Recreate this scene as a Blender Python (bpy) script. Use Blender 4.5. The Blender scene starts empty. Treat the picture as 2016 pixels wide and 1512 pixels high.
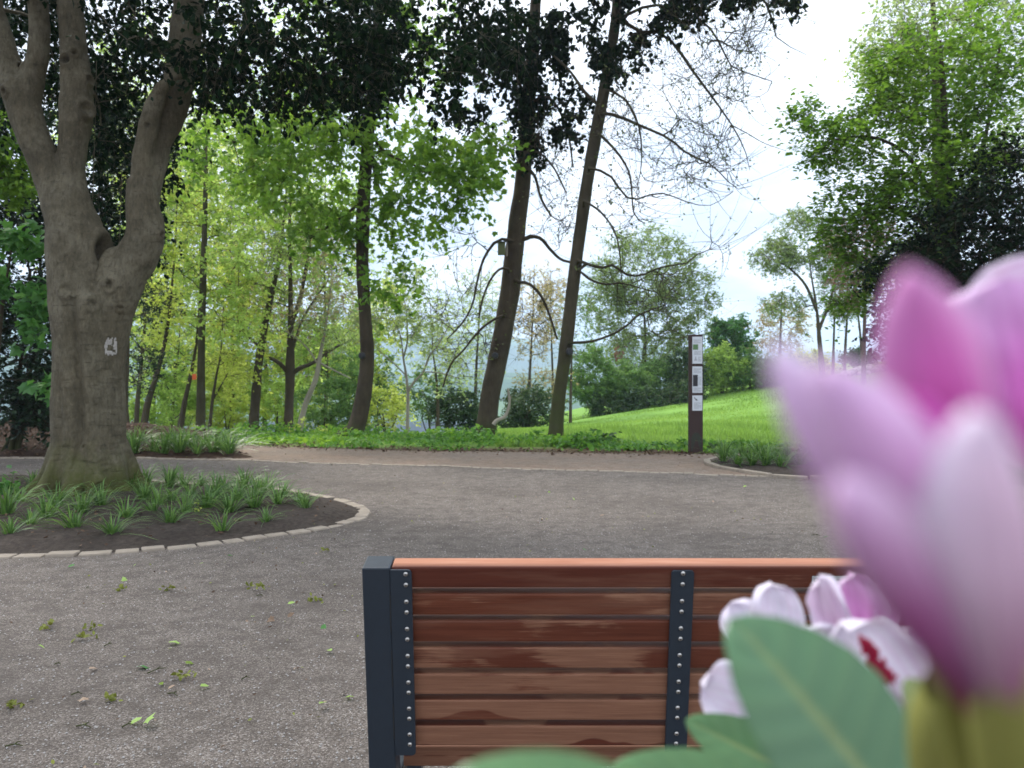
import bpy, bmesh, math, random
import numpy as np
from mathutils import Vector, Matrix
from mathutils.bvhtree import BVHTree

R = math.radians
sc = bpy.context.scene
COL = sc.collection
F, CX, CY, CAMH = 1523.0, 1008.0, 756.0, 1.19
rng = np.random.default_rng(7)

def P(px, py, Y):
    """photo pixel + real distance -> world point"""
    return np.array([(px - CX) / F * Y, Y, CAMH + (CY - py) / F * Y])

def G(px, py):
    Y = F * CAMH / (py - CY)
    return np.array([(px - CX) / F * Y, Y, 0.0])

def sstep(a, b, x):
    t = np.clip((np.asarray(x, float) - a) / (b - a), 0, 1)
    return t * t * (3 - 2 * t)

def H(x, y):
    x = np.asarray(x, float); y = np.asarray(y, float)
    t = sstep(15.5, 46, y)
    z = t * (-1.4 + 0.16 * np.clip(x, -30, 26))
    z = z - 0.11 * np.clip(y - 52 - np.clip(x, 0, 20), 0, 360)
    z = z - 0.10 * np.clip(-x - 14, 0, 120) * sstep(20, 60, y)
    return z

# ------------------------------------------------------------------ mesh helpers
class Geo:
    def __init__(s):
        s.v, s.f, s.t, s.n, s.c = [], [], [], 0, []
    def add(s, v, faces, tint=None, col=None):
        v = np.asarray(v, float).reshape(-1, 3)
        s.v.append(v)
        for f in (faces if isinstance(faces, list) else [faces]):
            s.f.append(np.asarray(f, int) + s.n)
        s.t.append(np.broadcast_to(np.asarray(0.5 if tint is None else tint, float), (len(v),)))
        s.c.append(np.ones((len(v), 3)) if col is None else np.asarray(col, float).reshape(-1, 3))
        s.n += len(v)
        return s
    def mesh(s, name, org=(0, 0, 0)):
        V = np.concatenate(s.v) - np.asarray(org, float)
        me = bpy.data.meshes.new(name)
        me.vertices.add(len(V)); me.vertices.foreach_set('co', V.astype(np.float32).ravel())
        loops = np.concatenate([f.ravel() for f in s.f])
        tot = np.concatenate([np.full(len(f), f.shape[1]) for f in s.f])
        st = np.concatenate([[0], np.cumsum(tot)[:-1]])
        me.loops.add(len(loops)); me.loops.foreach_set('vertex_index', loops.astype(np.int32))
        me.polygons.add(len(tot)); me.polygons.foreach_set('loop_start', st.astype(np.int32))
        me.update(calc_edges=True)
        a = me.attributes.new('tint', 'FLOAT', 'POINT'); a.data.foreach_set('value', np.concatenate(s.t).astype(np.float32))
        c = np.concatenate(s.c); c4 = np.ones((len(c), 4)); c4[:, :3] = c
        b = me.attributes.new('pig', 'FLOAT_COLOR', 'POINT'); b.data.foreach_set('color', c4.astype(np.float32).ravel())
        return me
    def build(s, name, mat, parent=None, org=None, smooth=False):
        if org is None:
            org = tuple(parent['_o']) if parent is not None else (0, 0, 0)
        me = s.mesh(name, org)
        me.polygons.foreach_set('use_smooth', np.full(len(me.polygons), bool(smooth)))
        me.materials.append(mat)
        o = bpy.data.objects.new(name, me); COL.objects.link(o)
        if parent is not None:
            o.parent = parent
            o['_o'] = list(parent['_o'])
        else:
            o.location = org; o['_o'] = list(org)
        return o

def tag(o, label=None, cat=None, group=None, kind=None):
    if label: o['label'] = label
    if cat: o['category'] = cat
    if group: o['group'] = group
    if kind: o['kind'] = kind
    return o

def thing(name, loc, label, cat, group=None):
    o = bpy.data.objects.new(name, None); COL.objects.link(o)
    o.empty_display_size = 0.1
    o.location = tuple(float(q) for q in loc); o['_o'] = [float(q) for q in loc]
    return tag(o, label, cat, group)

def box_geo(g, c, sx, sy, sz, ax=None, bev=0.0, tint=None):
    """bevelled box; c centre, half sizes; ax 3x3 rows = local axes"""
    b = bmesh.new(); bmesh.ops.create_cube(b, size=2)
    for v in b.verts: v.co = Vector((v.co.x * sx, v.co.y * sy, v.co.z * sz))
    if bev > 0:
        bmesh.ops.bevel(b, geom=list(b.edges), offset=bev, segments=2, profile=0.5, affect='EDGES')
    bm_geo(g, b, c, ax, tint)

def bm_geo(g, b, c=(0, 0, 0), ax=None, tint=None):
    b.verts.index_update()
    v = np.array([tuple(q.co) for q in b.verts])
    A = np.eye(3) if ax is None else np.asarray(ax, float)
    v = v @ A + np.asarray(c, float)
    d = {}
    for f in b.faces: d.setdefault(len(f.verts), []).append([q.index for q in f.verts])
    g.add(v, [np.array(x) for x in d.values()], tint)
    b.free()

def spline(pts, n):
    """Catmull-Rom through rows of pts (any columns)"""
    p = np.asarray(pts, float)
    p = np.vstack([2 * p[0] - p[1], p, 2 * p[-1] - p[-2]])
    L = np.concatenate([[0], np.cumsum(np.linalg.norm(np.diff(p[1:-1, :3], axis=0), axis=1))])
    out = []
    for s in np.linspace(0, L[-1], n):
        i = min(np.searchsorted(L, s, 'right') - 1, len(L) - 2)
        t = (s - L[i]) / (L[i + 1] - L[i] + 1e-9)
        a, b, c, d = p[i], p[i + 1], p[i + 2], p[i + 3]
        out.append(0.5 * (2 * b + (c - a) * t + (2 * a - 5 * b + 4 * c - d) * t * t + (3 * b - a - 3 * c + d) * t ** 3))
    return np.array(out)

def unit(a):
    return a / (np.linalg.norm(a, axis=-1, keepdims=True) + 1e-12)

def tubes(paths, rad, S=5):
    paths = np.asarray(paths, float); rad = np.asarray(rad, float)
    N, K, _ = paths.shape
    T = unit(np.gradient(paths, axis=1))
    m = np.abs(unit(paths[:, -1] - paths[:, 0]))
    ref = np.eye(3)[np.argmin(m, axis=1)][:, None, :]
    A = unit(np.cross(T, np.broadcast_to(ref, T.shape))); B = np.cross(T, A)
    th = np.arange(S) / S * 2 * np.pi
    V = paths[:, :, None, :] + rad[:, :, None, None] * (np.cos(th)[None, None, :, None] * A[:, :, None, :] + np.sin(th)[None, None, :, None] * B[:, :, None, :])
    idx = np.arange(N * K * S).reshape(N, K, S)
    a = idx[:, :-1, :]; b = np.roll(a, -1, 2); c = idx[:, 1:, :]; d = np.roll(c, -1, 2)
    return V.reshape(-1, 3), np.stack([a, b, d, c], -1).reshape(-1, 4)

def vnoise(p, seed=0):
    """cheap smooth noise of (N,3) points, about -1..1"""
    r = np.random.default_rng(seed); p = np.asarray(p, float); o = np.zeros(len(p))
    for k in range(6):
        w = r.normal(size=3) * (0.7 + 0.35 * k); o += np.sin(p @ w + r.uniform(0, 6.28)) / (1 + 0.3 * k)
    return o / 2.6

# leaf templates (x across, y along, z normal)
OVAL = (np.array([[0, 0, 0], [.28, .3, .06], [.26, .68, .05], [0, 1, -.06], [-.26, .68, .05], [-.28, .3, .06]], float), np.array([[0, 1, 2, 3], [0, 3, 4, 5]]))
def _maple():
    pts = [(0, 0), (.2, .1), (.5, .02), (.42, .28), (.62, .55), (.3, .56), (.2, .75), (0, 1.0), (-.2, .75), (-.3, .56), (-.62, .55), (-.42, .28), (-.5, .02), (-.2, .1)]
    v = np.array([(x, y, -.25 * abs(x) - .18 * y * y) for x, y in pts] + [(0, .38, .03)])
    n = len(pts)
    return v, np.array([[14, i, (i + 1) % n] for i in range(n)])
MAPLE = _maple()
IVY = (np.array([[0, 0, 0], [.4, .1, .03], [.32, .5, .06], [0, 1, -.08], [-.32, .5, .06], [-.4, .1, .03]], float), np.array([[0, 1, 2, 3], [0, 3, 4, 5]]))
SPRIG = (np.array([[0, 0, 0], [.3, .4, .1], [0, 1, 0], [-.3, .4, .1],
                   [.1, .2, -.1], [.6, .1, .25], [.85, .55, .1], [.4, .5, -.1],
                   [-.1, .3, 0], [-.35, .45, -.3], [-.8, .5, -.1], [-.55, .1, .2]], float), np.array([[0, 1, 2, 3], [4, 5, 6, 7], [8, 9, 10, 11]]))

def leaves(g, pos, size, tpl=OVAL, up=0.5, hang=0.0, rs=None, tint=None, outdir=None):
    rs = rs or rng
    pos = np.asarray(pos, float); n = len(pos)
    if n == 0: return
    nrm = unit(rs.normal(size=(n, 3)) + np.array([0, 0, up * 2.5]))
    d = rs.normal(size=(n, 3)) + np.array([0, 0, -hang * 2.5])
    if outdir is not None: d = d * .6 + outdir
    yv = unit(d - np.sum(d * nrm, 1, keepdims=True) * nrm); xv = np.cross(yv, nrm)
    s = np.asarray(size) * rs.uniform(.65, 1.3, n)
    tv, tf = tpl
    V = pos[:, None, :] + s[:, None, None] * (tv[None, :, 0:1] * xv[:, None, :] + tv[None, :, 1:2] * yv[:, None, :] + tv[None, :, 2:3] * nrm[:, None, :])
    Fc = tf[None] + (np.arange(n) * len(tv))[:, None, None]
    if tint is None: tint = rs.uniform(0, 1, n)
    g.add(V.reshape(-1, 3), Fc.reshape(-1, tf.shape[1]), np.repeat(tint, len(tv)))

# ------------------------------------------------------------------ materials
def newmat(name):
    m = bpy.data.materials.new(name); m.use_nodes = True
    nt = m.node_tree; nt.nodes.clear()
    out = nt.nodes.new('ShaderNodeOutputMaterial')
    return m, nt, out

class NB:
    def __init__(s, nt): s.nt = nt
    def __call__(s, typ, ins=None, **props):
        n = s.nt.nodes.new('ShaderNode' + typ)
        for k, v in props.items(): setattr(n, k, v)
        for k, v in (ins or {}).items():
            i = n.inputs[k]
            if isinstance(v, bpy.types.NodeSocket): s.nt.links.new(v, i)
            else: i.default_value = v
        return n
    def ramp(s, fac, stops, interp='LINEAR'):
        n = s.nt.nodes.new('ShaderNodeValToRGB'); n.color_ramp.interpolation = interp
        e = n.color_ramp.elements
        while len(e) < len(stops): e.new(0.5)
        for q, (p, c) in zip(e, stops):
            q.position = p; q.color = (c, c, c, 1) if isinstance(c, (int, float)) else (*c, 1)
        s.nt.links.new(fac, n.inputs['Fac'])
        return n.outputs['Color']
    def mix(s, fac, a, b, blend='MIX'):
        n = s.nt.nodes.new('ShaderNodeMix'); n.data_type = 'RGBA'; n.blend_type = blend
        for i, v in ((0, fac), (6, a), (7, b)):
            if isinstance(v, bpy.types.NodeSocket): s.nt.links.new(v, n.inputs[i])
            else: n.inputs[i].default_value = v if i == 0 else (*v, 1)
        return n.outputs[2]
    def math(s, op, a, b=0.0, clamp=False):
        n = s.nt.nodes.new('ShaderNodeMath'); n.operation = op; n.use_clamp = clamp
        for i, v in ((0, a), (1, b)):
            if isinstance(v, bpy.types.NodeSocket): s.nt.links.new(v, n.inputs[i])
            else: n.inputs[i].default_value = v
        return n.outputs[0]
    def noise(s, vec, scale, detail=4, rough=.55, out='Fac', scl=None):
        if scl:
            vec = s('Mapping', {'Vector': vec, 'Scale': scl}).outputs[0]
        return s('TexNoise', {'Vector': vec, 'Scale': scale, 'Detail': detail, 'Roughness': rough}).outputs[out]

def leaf_mat(name, cols, trans=.4, rough=.5, boost=1.5, spec=.3):
    m, nt, out = newmat(name); n = NB(nt)
    t = n('Attribute', attribute_name='tint').outputs['Fac']
    c = n.ramp(t, [(i / (len(cols) - 1), q) for i, q in enumerate(cols)])
    p = n('BsdfPrincipled', {'Base Color': c, 'Roughness': rough, 'Specular IOR Level': spec})
    tc = n('HueSaturation', {'Hue': .49, 'Saturation': 1.05, 'Value': boost, 'Color': c}).outputs[0]
    tr = n('BsdfTranslucent', {'Color': tc})
    mx = n('MixShader', {0: trans, 1: p.outputs[0], 2: tr.outputs[0]})
    nt.links.new(mx.outputs[0], out.inputs[0])
    return m

def bark_mat(name, c0, c1, scale=6, moss=None, moss_top=1.2, rough=.85, bump=.5, stretch=(1, 1, .25), lent=False):
    m, nt, out = newmat(name); n = NB(nt)
    co = n('TexCoord').outputs['Object']
    a = n.noise(co, scale, 6, .65, scl=stretch)
    b = n.noise(co, scale * .3, 3)
    c = n.mix(a, c0, c1)
    c = n.mix(n.ramp(b, [(.35, 0.0), (.7, .55)]), c, tuple(q * .55 for q in c0))
    hgt = a
    if lent:
        l = n.noise(co, 9, 5, .6, scl=(.8, .8, 3.2))
        lm = n.ramp(l, [(.60, 0.0), (.66, 1.0)])
        c = n.mix(n.ramp(n.noise(co, 2.4, 6, .7), [(.45, 0.0), (.62, .55)]), c, (.22, .20, .145))
        c = n.mix(n.ramp(n.noise(co, 5.5, 6, .7, scl=(1, 1, .3)), [(.5, 0.0), (.66, .5)]), c, (.058, .050, .034))
        c = n.mix(n.math('MULTIPLY', lm, .3), c, tuple(q * .4 for q in c0))
        fine = n.noise(co, 60, 4, .6)
        st_ = n.noise(co, 26, 6, .75, scl=(1.3, 1.3, .45))
        c = n.mix(n.ramp(st_, [(.50, 0.0), (.68, .65)]), c, tuple(q * .45 for q in c0))
        c = n.mix(n.ramp(st_, [(.30, .5), (.44, 0.0)]), c, tuple(min(1, q * 1.35) for q in c1))
        c = n.mix(n.math('MULTIPLY', fine, .4), c, tuple(q * .5 for q in c0))
        hgt = n.math('SUBTRACT', n.math('ADD', n.math('MULTIPLY', a, .5), n.math('ADD', n.math('MULTIPLY', fine, .3), n.math('MULTIPLY', st_, .6))), n.math('MULTIPLY', lm, .25))
    if moss:
        z = n('SeparateXYZ', {0: co}).outputs['Z']
        mz = n.math('SUBTRACT', 1.0, n.math('DIVIDE', z, moss_top), True)
        mm = n.ramp(n.math('MULTIPLY', n.math('ADD', mz, .15), n.noise(co, 3.5, 5, .7)), [(.2, 0.0), (.5, .85)])
        c = n.mix(mm, c, moss)
    bp = n('Bump', {'Strength': bump, 'Distance': .03, 'Height': hgt}).outputs[0]
    p = n('BsdfPrincipled', {'Base Color': c, 'Roughness': rough, 'Specular IOR Level': .15, 'Normal': bp})
    nt.links.new(p.outputs[0], out.inputs[0])
    return m

def plain_mat(name, c, rough=.5, metal=0, spec=.5, var=.15, scale=20, bump=0.0):
    m, nt, out = newmat(name); n = NB(nt)
    co = n('TexCoord').outputs['Object']
    a = n.noise(co, scale, 5, .6)
    cc = n.mix(a, tuple(q * (1 - var) for q in c), tuple(min(1, q * (1 + var)) for q in c))
    ins = {'Base Color': cc, 'Roughness': rough, 'Metallic': metal, 'Specular IOR Level': spec}
    if bump: ins['Normal'] = n('Bump', {'Strength': bump, 'Distance': .004, 'Height': a}).outputs[0]
    p = n('BsdfPrincipled', ins)
    nt.links.new(p.outputs[0], out.inputs[0])
    return m

def gravel_mat(name, base, dark, light, warm=None):
    m, nt, out = newmat(name); n = NB(nt)
    co = n('TexCoord').outputs['Object']
    v = n('TexVoronoi', {'Vector': co, 'Scale': 210.0, 'Randomness': 1.0})
    cell = n('SeparateColor', {0: v.outputs['Color']}).outputs[0]
    c = n.ramp(cell, [(0, dark), (.35, tuple(.5 * (a + b) for a, b in zip(dark, base))), (.6, base), (.9, tuple(.6 * a + .4 * b for a, b in zip(base, light))), (1, light)])
    v2 = n('TexVoronoi', {'Vector': co, 'Scale': 48.0, 'Randomness': 1.0})
    cell2 = n('SeparateColor', {0: v2.outputs['Color']}).outputs[1]
    fl = n.math('MULTIPLY', n.ramp(cell2, [(.955, 0.0), (.98, 1.0)]), n.ramp(v2.outputs['Distance'], [(.2, 1.0), (.38, 0.0)]))
    c = n.mix(n.math('MULTIPLY', fl, .75), c, light)
    big = n.noise(co, .5, 7, .66)
    c = n.mix(n.ramp(big, [(.34, .6), (.52, 0.0)]), c, dark)
    c = n.mix(n.ramp(n.noise(co, 1.6, 6, .7), [(.52, 0.0), (.72, .45)]), c, tuple(.75 * q + .25 * l for q, l in zip(base, light)))
    if warm: c = n.mix(n.ramp(n.noise(co, .9, 5, .6), [(.4, 0.0), (.7, .7)]), c, warm)
    mid = n.noise(co, 7, 6, .7)
    c = n.mix(n.ramp(mid, [(.38, .55), (.55, 0.0)]), c, dark)
    hh = n.math('ADD', n.math('MULTIPLY', v.outputs['Distance'], -1.0), n.math('MULTIPLY', mid, .6))
    bp = n('Bump', {'Strength': .7, 'Distance': .008, 'Height': hh}).outputs[0]
    p = n('BsdfPrincipled', {'Base Color': c, 'Roughness': .9, 'Specular IOR Level': .2, 'Normal': bp})
    nt.links.new(p.outputs[0], out.inputs[0])
    return m

def soil_mat(name, c0, c1):
    m, nt, out = newmat(name); n = NB(nt)
    co = n('TexCoord').outputs['Object']
    a = n.noise(co, 22, 8, .75); b = n.noise(co, 2.2, 4)
    c = n.mix(n.ramp(a, [(.35, 0.0), (.7, 1.0)]), c0, c1)
    c = n.mix(n.ramp(b, [(.4, 0.0), (.7, .5)]), c, tuple(q * .6 for q in c0))
    bp = n('Bump', {'Strength': .9, 'Distance': .03, 'Height': a}).outputs[0]
    p = n('BsdfPrincipled', {'Base Color': c, 'Roughness': .95, 'Specular IOR Level': .1, 'Normal': bp})
    nt.links.new(p.outputs[0], out.inputs[0]); return m

def terrain_mat():
    m, nt, out = newmat('terrain_grass'); n = NB(nt)
    co = n('TexCoord').outputs['Object']
    a = n.noise(co, .8, 6, .65); b = n.noise(co, 9, 5, .7); d = n.noise(co, .12, 4)
    c = n.mix(a, (.13, .255, .045), (.22, .37, .07))
    c = n.mix(n.ramp(b, [(.35, .5), (.6, 0.0)]), c, (.07, .16, .03))
    c = n.mix(n.ramp(d, [(.4, 0.0), (.65, .5)]), c, (.17, .33, .055))
    # trodden, leaf strewn earth under the trees (near strip only)
    s = n('SeparateXYZ', {0: co})
    near = n.ramp(n.math('DIVIDE', s.outputs['Y'], 40.0), [(.35, 1.0), (.385, 0.0)])
    wood = n.ramp(n.math('ADD', n.math('MULTIPLY', s.outputs['X'], .05), .5), [(.30, 1.0), (.42, 0.0)])
    e = n.mix(b, (.05, .032, .02), (.13, .10, .05))
    c = n.mix(n.math('MAXIMUM', near, n.math('MULTIPLY', wood, .55)), c, e)
    far = n.ramp(n.math('DIVIDE', s.outputs['Y'], 400.0), [(.16, 0.0), (.32, 1.0)])
    c = n.mix(far, c, (.020, .045, .022))
    bp = n('Bump', {'Strength': .6, 'Distance': .08, 'Height': b}).outputs[0]
    p = n('BsdfPrincipled', {'Base Color': c, 'Roughness': .9, 'Specular IOR Level': .15, 'Normal': bp})
    nt.links.new(p.outputs[0], out.inputs[0]); return m

def hill_mat():
    m, nt, out = newmat('wooded_hill'); n = NB(nt)
    co = n('TexCoord').outputs['Object']
    a = n.noise(co, .012, 6, .6); b = n.noise(co, .004, 4)
    c = n.mix(n.ramp(a, [(.4, 0.0), (.6, 1.0)]), (.02, .05, .02), (.05, .10, .03))
    c = n.mix(n.ramp(b, [(.52, 0.0), (.6, 1.0)]), c, (.10, .17, .05))
    p = n('BsdfPrincipled', {'Base Color': c, 'Roughness': 1.0, 'Specular IOR Level': 0.0})
    nt.links.new(p.outputs[0], out.inputs[0]); return m

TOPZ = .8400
def wood_mat():
    m, nt, out = newmat('varnished_hardwood'); n = NB(nt)
    tc = n('TexCoord').outputs['Object']
    oi = n('ObjectInfo').outputs['Random']
    off = n('CombineXYZ', {0: n.math('MULTIPLY', oi, 37.0), 1: n.math('MULTIPLY', oi, 11.0), 2: 0.0}).outputs[0]
    co = n('VectorMath', {0: tc, 1: off}, operation='ADD').outputs[0]
    g1 = n.noise(co, 14, 7, .7, scl=(.35, 4, 9)); g2 = n.noise(co, 70, 6, .75, scl=(.12, 4, 6))
    g = n.math('ADD', n.math('MULTIPLY', g1, .6), n.math('MULTIPLY', g2, .4))
    oiled = n.ramp(g, [(.28, (.048, .014, .008)), (.48, (.098, .029, .015)), (.70, (.150, .050, .027))])
    oiled = n.mix(n.ramp(oi, [(.2, 0.0), (1.0, .6)]), oiled, (.06, .014, .010))
    dry = n.ramp(g, [(.30, (.115, .053, .032)), (.5, (.190, .092, .056)), (.68, (.255, .133, .083))])
    # worn, dried-out patches: more of them on the lower boards, edged by the grain
    z = n('SeparateXYZ', {0: tc}).outputs['Z']
    low = n.math('MULTIPLY', n.math('SUBTRACT', .80, z), .95)
    pn = n.noise(co, 2.6, 5, .55, scl=(.8, 2, 2.6))
    # boards stay oiled along the lower edge, where the grain lifts the water line
    val = n.math('ADD', n.math('ADD', pn, n.math('MULTIPLY', low, .82)), n.math('MULTIPLY', g2, .22))
    mask = n.ramp(val, [(.71, 0.0), (.75, 1.0)])
    ph = n.math('FRACT', n.math('DIVIDE', n.math('SUBTRACT', TOPZ, z), .05535))
    thr = n.math('MULTIPLY', n.math('SUBTRACT', n.noise(co, 4.2, 3, .5, scl=(1, .1, .1)), .16), 3.0)
    wet = n.ramp(n.math('SUBTRACT', n.math('ADD', ph, n.math('MULTIPLY', g2, .12)), thr), [(.0, 0.0), (.06, 1.0)])
    mask = n.math('MULTIPLY', mask, n.math('SUBTRACT', 1.0, wet))
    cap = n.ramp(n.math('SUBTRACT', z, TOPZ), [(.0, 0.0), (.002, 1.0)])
    haze = n.ramp(n.noise(co, 5, 4, .6, scl=(.5, 3, 5)), [(.50, 0.0), (.66, .4)])
    c = n.mix(haze, oiled, (.17, .085, .055))
    c = n.mix(n.math('MULTIPLY', mask, .9), c, dry)
    sky_sheen = n.ramp(g, [(.3, (.27, .10, .055)), (.5, (.36, .16, .095)), (.7, (.44, .235, .155))])  # paler top face: sky sheen painted into the dry wood colour
    c = n.mix(cap, c, sky_sheen)
    rg = n.mix(mask, (.5, .5, .5), (.65, .65, .65))
    bp = n('Bump', {'Strength': .12, 'Distance': .003, 'Height': g}).outputs[0]
    p = n('BsdfPrincipled', {'Base Color': c, 'Roughness': rg, 'Specular IOR Level': .18, 'Normal': bp})
    nt.links.new(p.outputs[0], out.inputs[0]); return m

def pigment_mat(name, trans=.35, rough=.45, vein=0.0, spec=.3):
    m, nt, out = newmat(name); n = NB(nt)
    c = n('Attribute', attribute_name='pig').outputs['Color']
    co = n('TexCoord').outputs['Object']
    a = n.noise(co, 260, 4, .6)
    c2 = n.mix(n.math('MULTIPLY', a, .25), c, n.mix(1.0, c, (.75, .72, .75), 'MULTIPLY'))
    p = n('BsdfPrincipled', {'Base Color': c2, 'Roughness': rough, 'Specular IOR Level': spec})
    tr = n('BsdfTranslucent', {'Color': c2})
    mx = n('MixShader', {0: trans, 1: p.outputs[0], 2: tr.outputs[0]})
    nt.links.new(mx.outputs[0], out.inputs[0]); return m

M = {}
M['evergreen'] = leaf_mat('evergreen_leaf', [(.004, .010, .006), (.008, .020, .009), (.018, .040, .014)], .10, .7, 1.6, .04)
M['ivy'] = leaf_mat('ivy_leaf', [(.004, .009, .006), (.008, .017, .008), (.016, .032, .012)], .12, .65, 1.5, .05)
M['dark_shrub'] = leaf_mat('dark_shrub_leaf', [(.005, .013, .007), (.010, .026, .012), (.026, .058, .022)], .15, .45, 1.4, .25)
M['maple'] = leaf_mat('maple_leaf', [(.07, .15, .022), (.14, .26, .035), (.26, .40, .07)], .55, .5, 1.6)
M['maple_near'] = leaf_mat('young_maple_leaf', [(.04, .13, .03), (.07, .19, .045), (.11, .26, .05)], .4, .45, 1.5)
M['spring'] = leaf_mat('spring_leaf', [(.16, .25, .06), (.27, .39, .09), (.42, .54, .16)], .62, .55, 1.75)
M['spring_yellow'] = leaf_mat('spring_yellow_leaf', [(.26, .33, .06), (.40, .48, .10), (.54, .59, .18)], .62, .55, 1.6)
M['spring_pale'] = leaf_mat('spring_pale_leaf', [(.16, .22, .08), (.25, .33, .13), (.36, .42, .20)], .62, .55, 1.75)
M['bronze'] = leaf_mat('bronze_leaf', [(.26, .19, .10), (.31, .28, .12), (.38, .32, .18)], .55, .6, 1.6)
M['hazel'] = leaf_mat('hazel_leaf', [(.06, .14, .02), (.11, .22, .028), (.19, .32, .05)], .5, .5, 1.5)
M['willow'] = leaf_mat('pale_willow_leaf', [(.11, .17, .055), (.18, .26, .085), (.27, .34, .13)], .5, .6, 1.5)
M['bud'] = leaf_mat('budding_leaf', [(.05, .07, .025), (.09, .12, .04), (.14, .17, .06)], .35, .6, 1.4)
M['hedge'] = leaf_mat('hedge_leaf', [(.07, .15, .04), (.12, .23, .055), (.18, .30, .08)], .4, .55, 1.4)
M['hedge_dark'] = leaf_mat('thicket_leaf', [(.02, .05, .02), (.045, .09, .03), (.09, .13, .05)], .3, .55, 1.4)
M['dense'] = leaf_mat('dense_tree_leaf', [(.035, .11, .03), (.06, .17, .04), (.09, .22, .05)], .4, .55, 1.4)
M['copper'] = leaf_mat('copper_leaf', [(.12, .07, .06), (.19, .11, .08), (.24, .16, .10)], .4, .55, 1.3)
M['cover'] = leaf_mat('ground_cover_leaf', [(.04, .11, .025), (.10, .24, .035), (.24, .40, .05)], .4, .5, 1.4)
M['grass'] = leaf_mat('grass_blade', [(.12, .22, .04), (.20, .33, .065), (.29, .43, .10)], .4, .5, 1.4)
M['sedge'] = leaf_mat('sedge_blade', [(.045, .10, .025), (.085, .18, .04), (.17, .29, .075)], .35, .42, 1.4, .4)
M['litter'] = leaf_mat('dead_leaf', [(.05, .03, .02), (.09, .055, .035), (.16, .10, .06)], .2, .7, 1.2)
M['fallen_lime'] = leaf_mat('fallen_lime_leaf', [(.28, .42, .10), (.34, .50, .13)], .3, .5, 1.2)
M['fallen_green'] = leaf_mat('fallen_green_leaf', [(.08, .22, .06), (.10, .26, .07)], .3, .5, 1.2)
M['fallen_olive'] = leaf_mat('fallen_olive_catkin', [(.14, .16, .03), (.20, .22, .04)], .2, .6, 1.2)
M['fallen_tan'] = leaf_mat('fallen_tan_leaf', [(.26, .18, .12), (.40, .30, .22)], .2, .6, 1.2)
M['beech_bark'] = bark_mat('beech_bark', (.075, .065, .042), (.180, .155, .104), 7, (.060, .068, .016), .8, .85, .8, (1, 1, .5), True)
M['bark'] = bark_mat('grey_brown_bark', (.036, .028, .019), (.098, .078, .054), 9, (.045, .055, .02), .7, .9, .9)
M['bark_mossy'] = bark_mat('mossy_bark', (.034, .029, .019), (.092, .078, .050), 9, (.05, .058, .02), 3.5, .9, .9)
M['bark_far'] = bark_mat('woodland_bark', (.048, .037, .026), (.115, .092, .066), 5, None, 1, .9, .6)
M['bark_pale'] = bark_mat('pale_bark', (.24, .21, .17), (.42, .38, .32), 6, None, 1, .8, .4)
M['bark_green'] = bark_mat('greenish_bark', (.042, .038, .022), (.10, .09, .052), 6, None, 1, .9, .5)
M['gravel'] = gravel_mat('fine_gravel', (.160, .134, .115), (.074, .061, .052), (.37, .335, .305))
M['dirt'] = gravel_mat('sandy_path', (.235, .180, .138), (.135, .102, .078), (.42, .37, .32), (.27, .185, .13))
M['soil'] = soil_mat('dark_soil', (.040, .032, .027), (.105, .086, .072))
M['mulch'] = soil_mat('leaf_mulch', (.030, .018, .013), (.105, .066, .046))
M['sett'] = plain_mat('sandstone_sett', (.27, .23, .185), .9, 0, .2, .45, 14, .8)
M['steel'] = plain_mat('anthracite_steel', (.013, .021, .032), .45, 0, .45, .2, 60, .08)
M['bolt'] = plain_mat('stainless_bolt', (.42, .41, .39), .34, .9, .5, .2, 80)
M['socket'] = plain_mat('bolt_socket', (.02, .02, .02), .6)
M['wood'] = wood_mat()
M['corten'] = plain_mat('brown_steel', (.040, .022, .019), .6, .2, .4, .3, 9, .1)
M['panel'] = plain_mat('white_panel', (.58, .62, .66), .35, 0, .5, .05, 6)
M['ink'] = plain_mat('grey_print', (.34, .36, .39), .5, 0, .3, .1, 30)
M['ink_dark'] = plain_mat('dark_print', (.03, .03, .035), .5, 0, .3, .3, 30)
M['ink_green'] = plain_mat('green_print', (.10, .20, .08), .5, 0, .3, .4, 40)
M['sticker'] = plain_mat('grey_sticker', (.30, .31, .32), .4, 0, .5, .05, 50)
M['nest'] = plain_mat('green_painted_wood', (.12, .14, .065), .7, 0, .3, .2, 12)
M['nest_dark'] = plain_mat('roofing_felt_and_shadow', (.025, .03, .02), .8)  # nest box roof, and the painted shadow on the info post
M['rubber'] = plain_mat('black_rubber', (.010, .012, .016), .5)
M['paint'] = plain_mat('white_paint', (.34, .32, .295), .8, 0, .2, .5, 40)
M['orange'] = plain_mat('orange_plastic', (.75, .12, .03), .5)
M['stone'] = plain_mat('field_stone', (.34, .33, .31), .9, 0, .2, .45, 3, .6)
M['terrain'] = terrain_mat()
M['hill'] = hill_mat()
M['petal'] = pigment_mat('rhododendron_petal', .42, .5)
M['rleaf'] = pigment_mat('rhododendron_leaf', .12, .38, spec=.45)
M['rstem'] = pigment_mat('rhododendron_stem', 0.0, .6)

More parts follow.
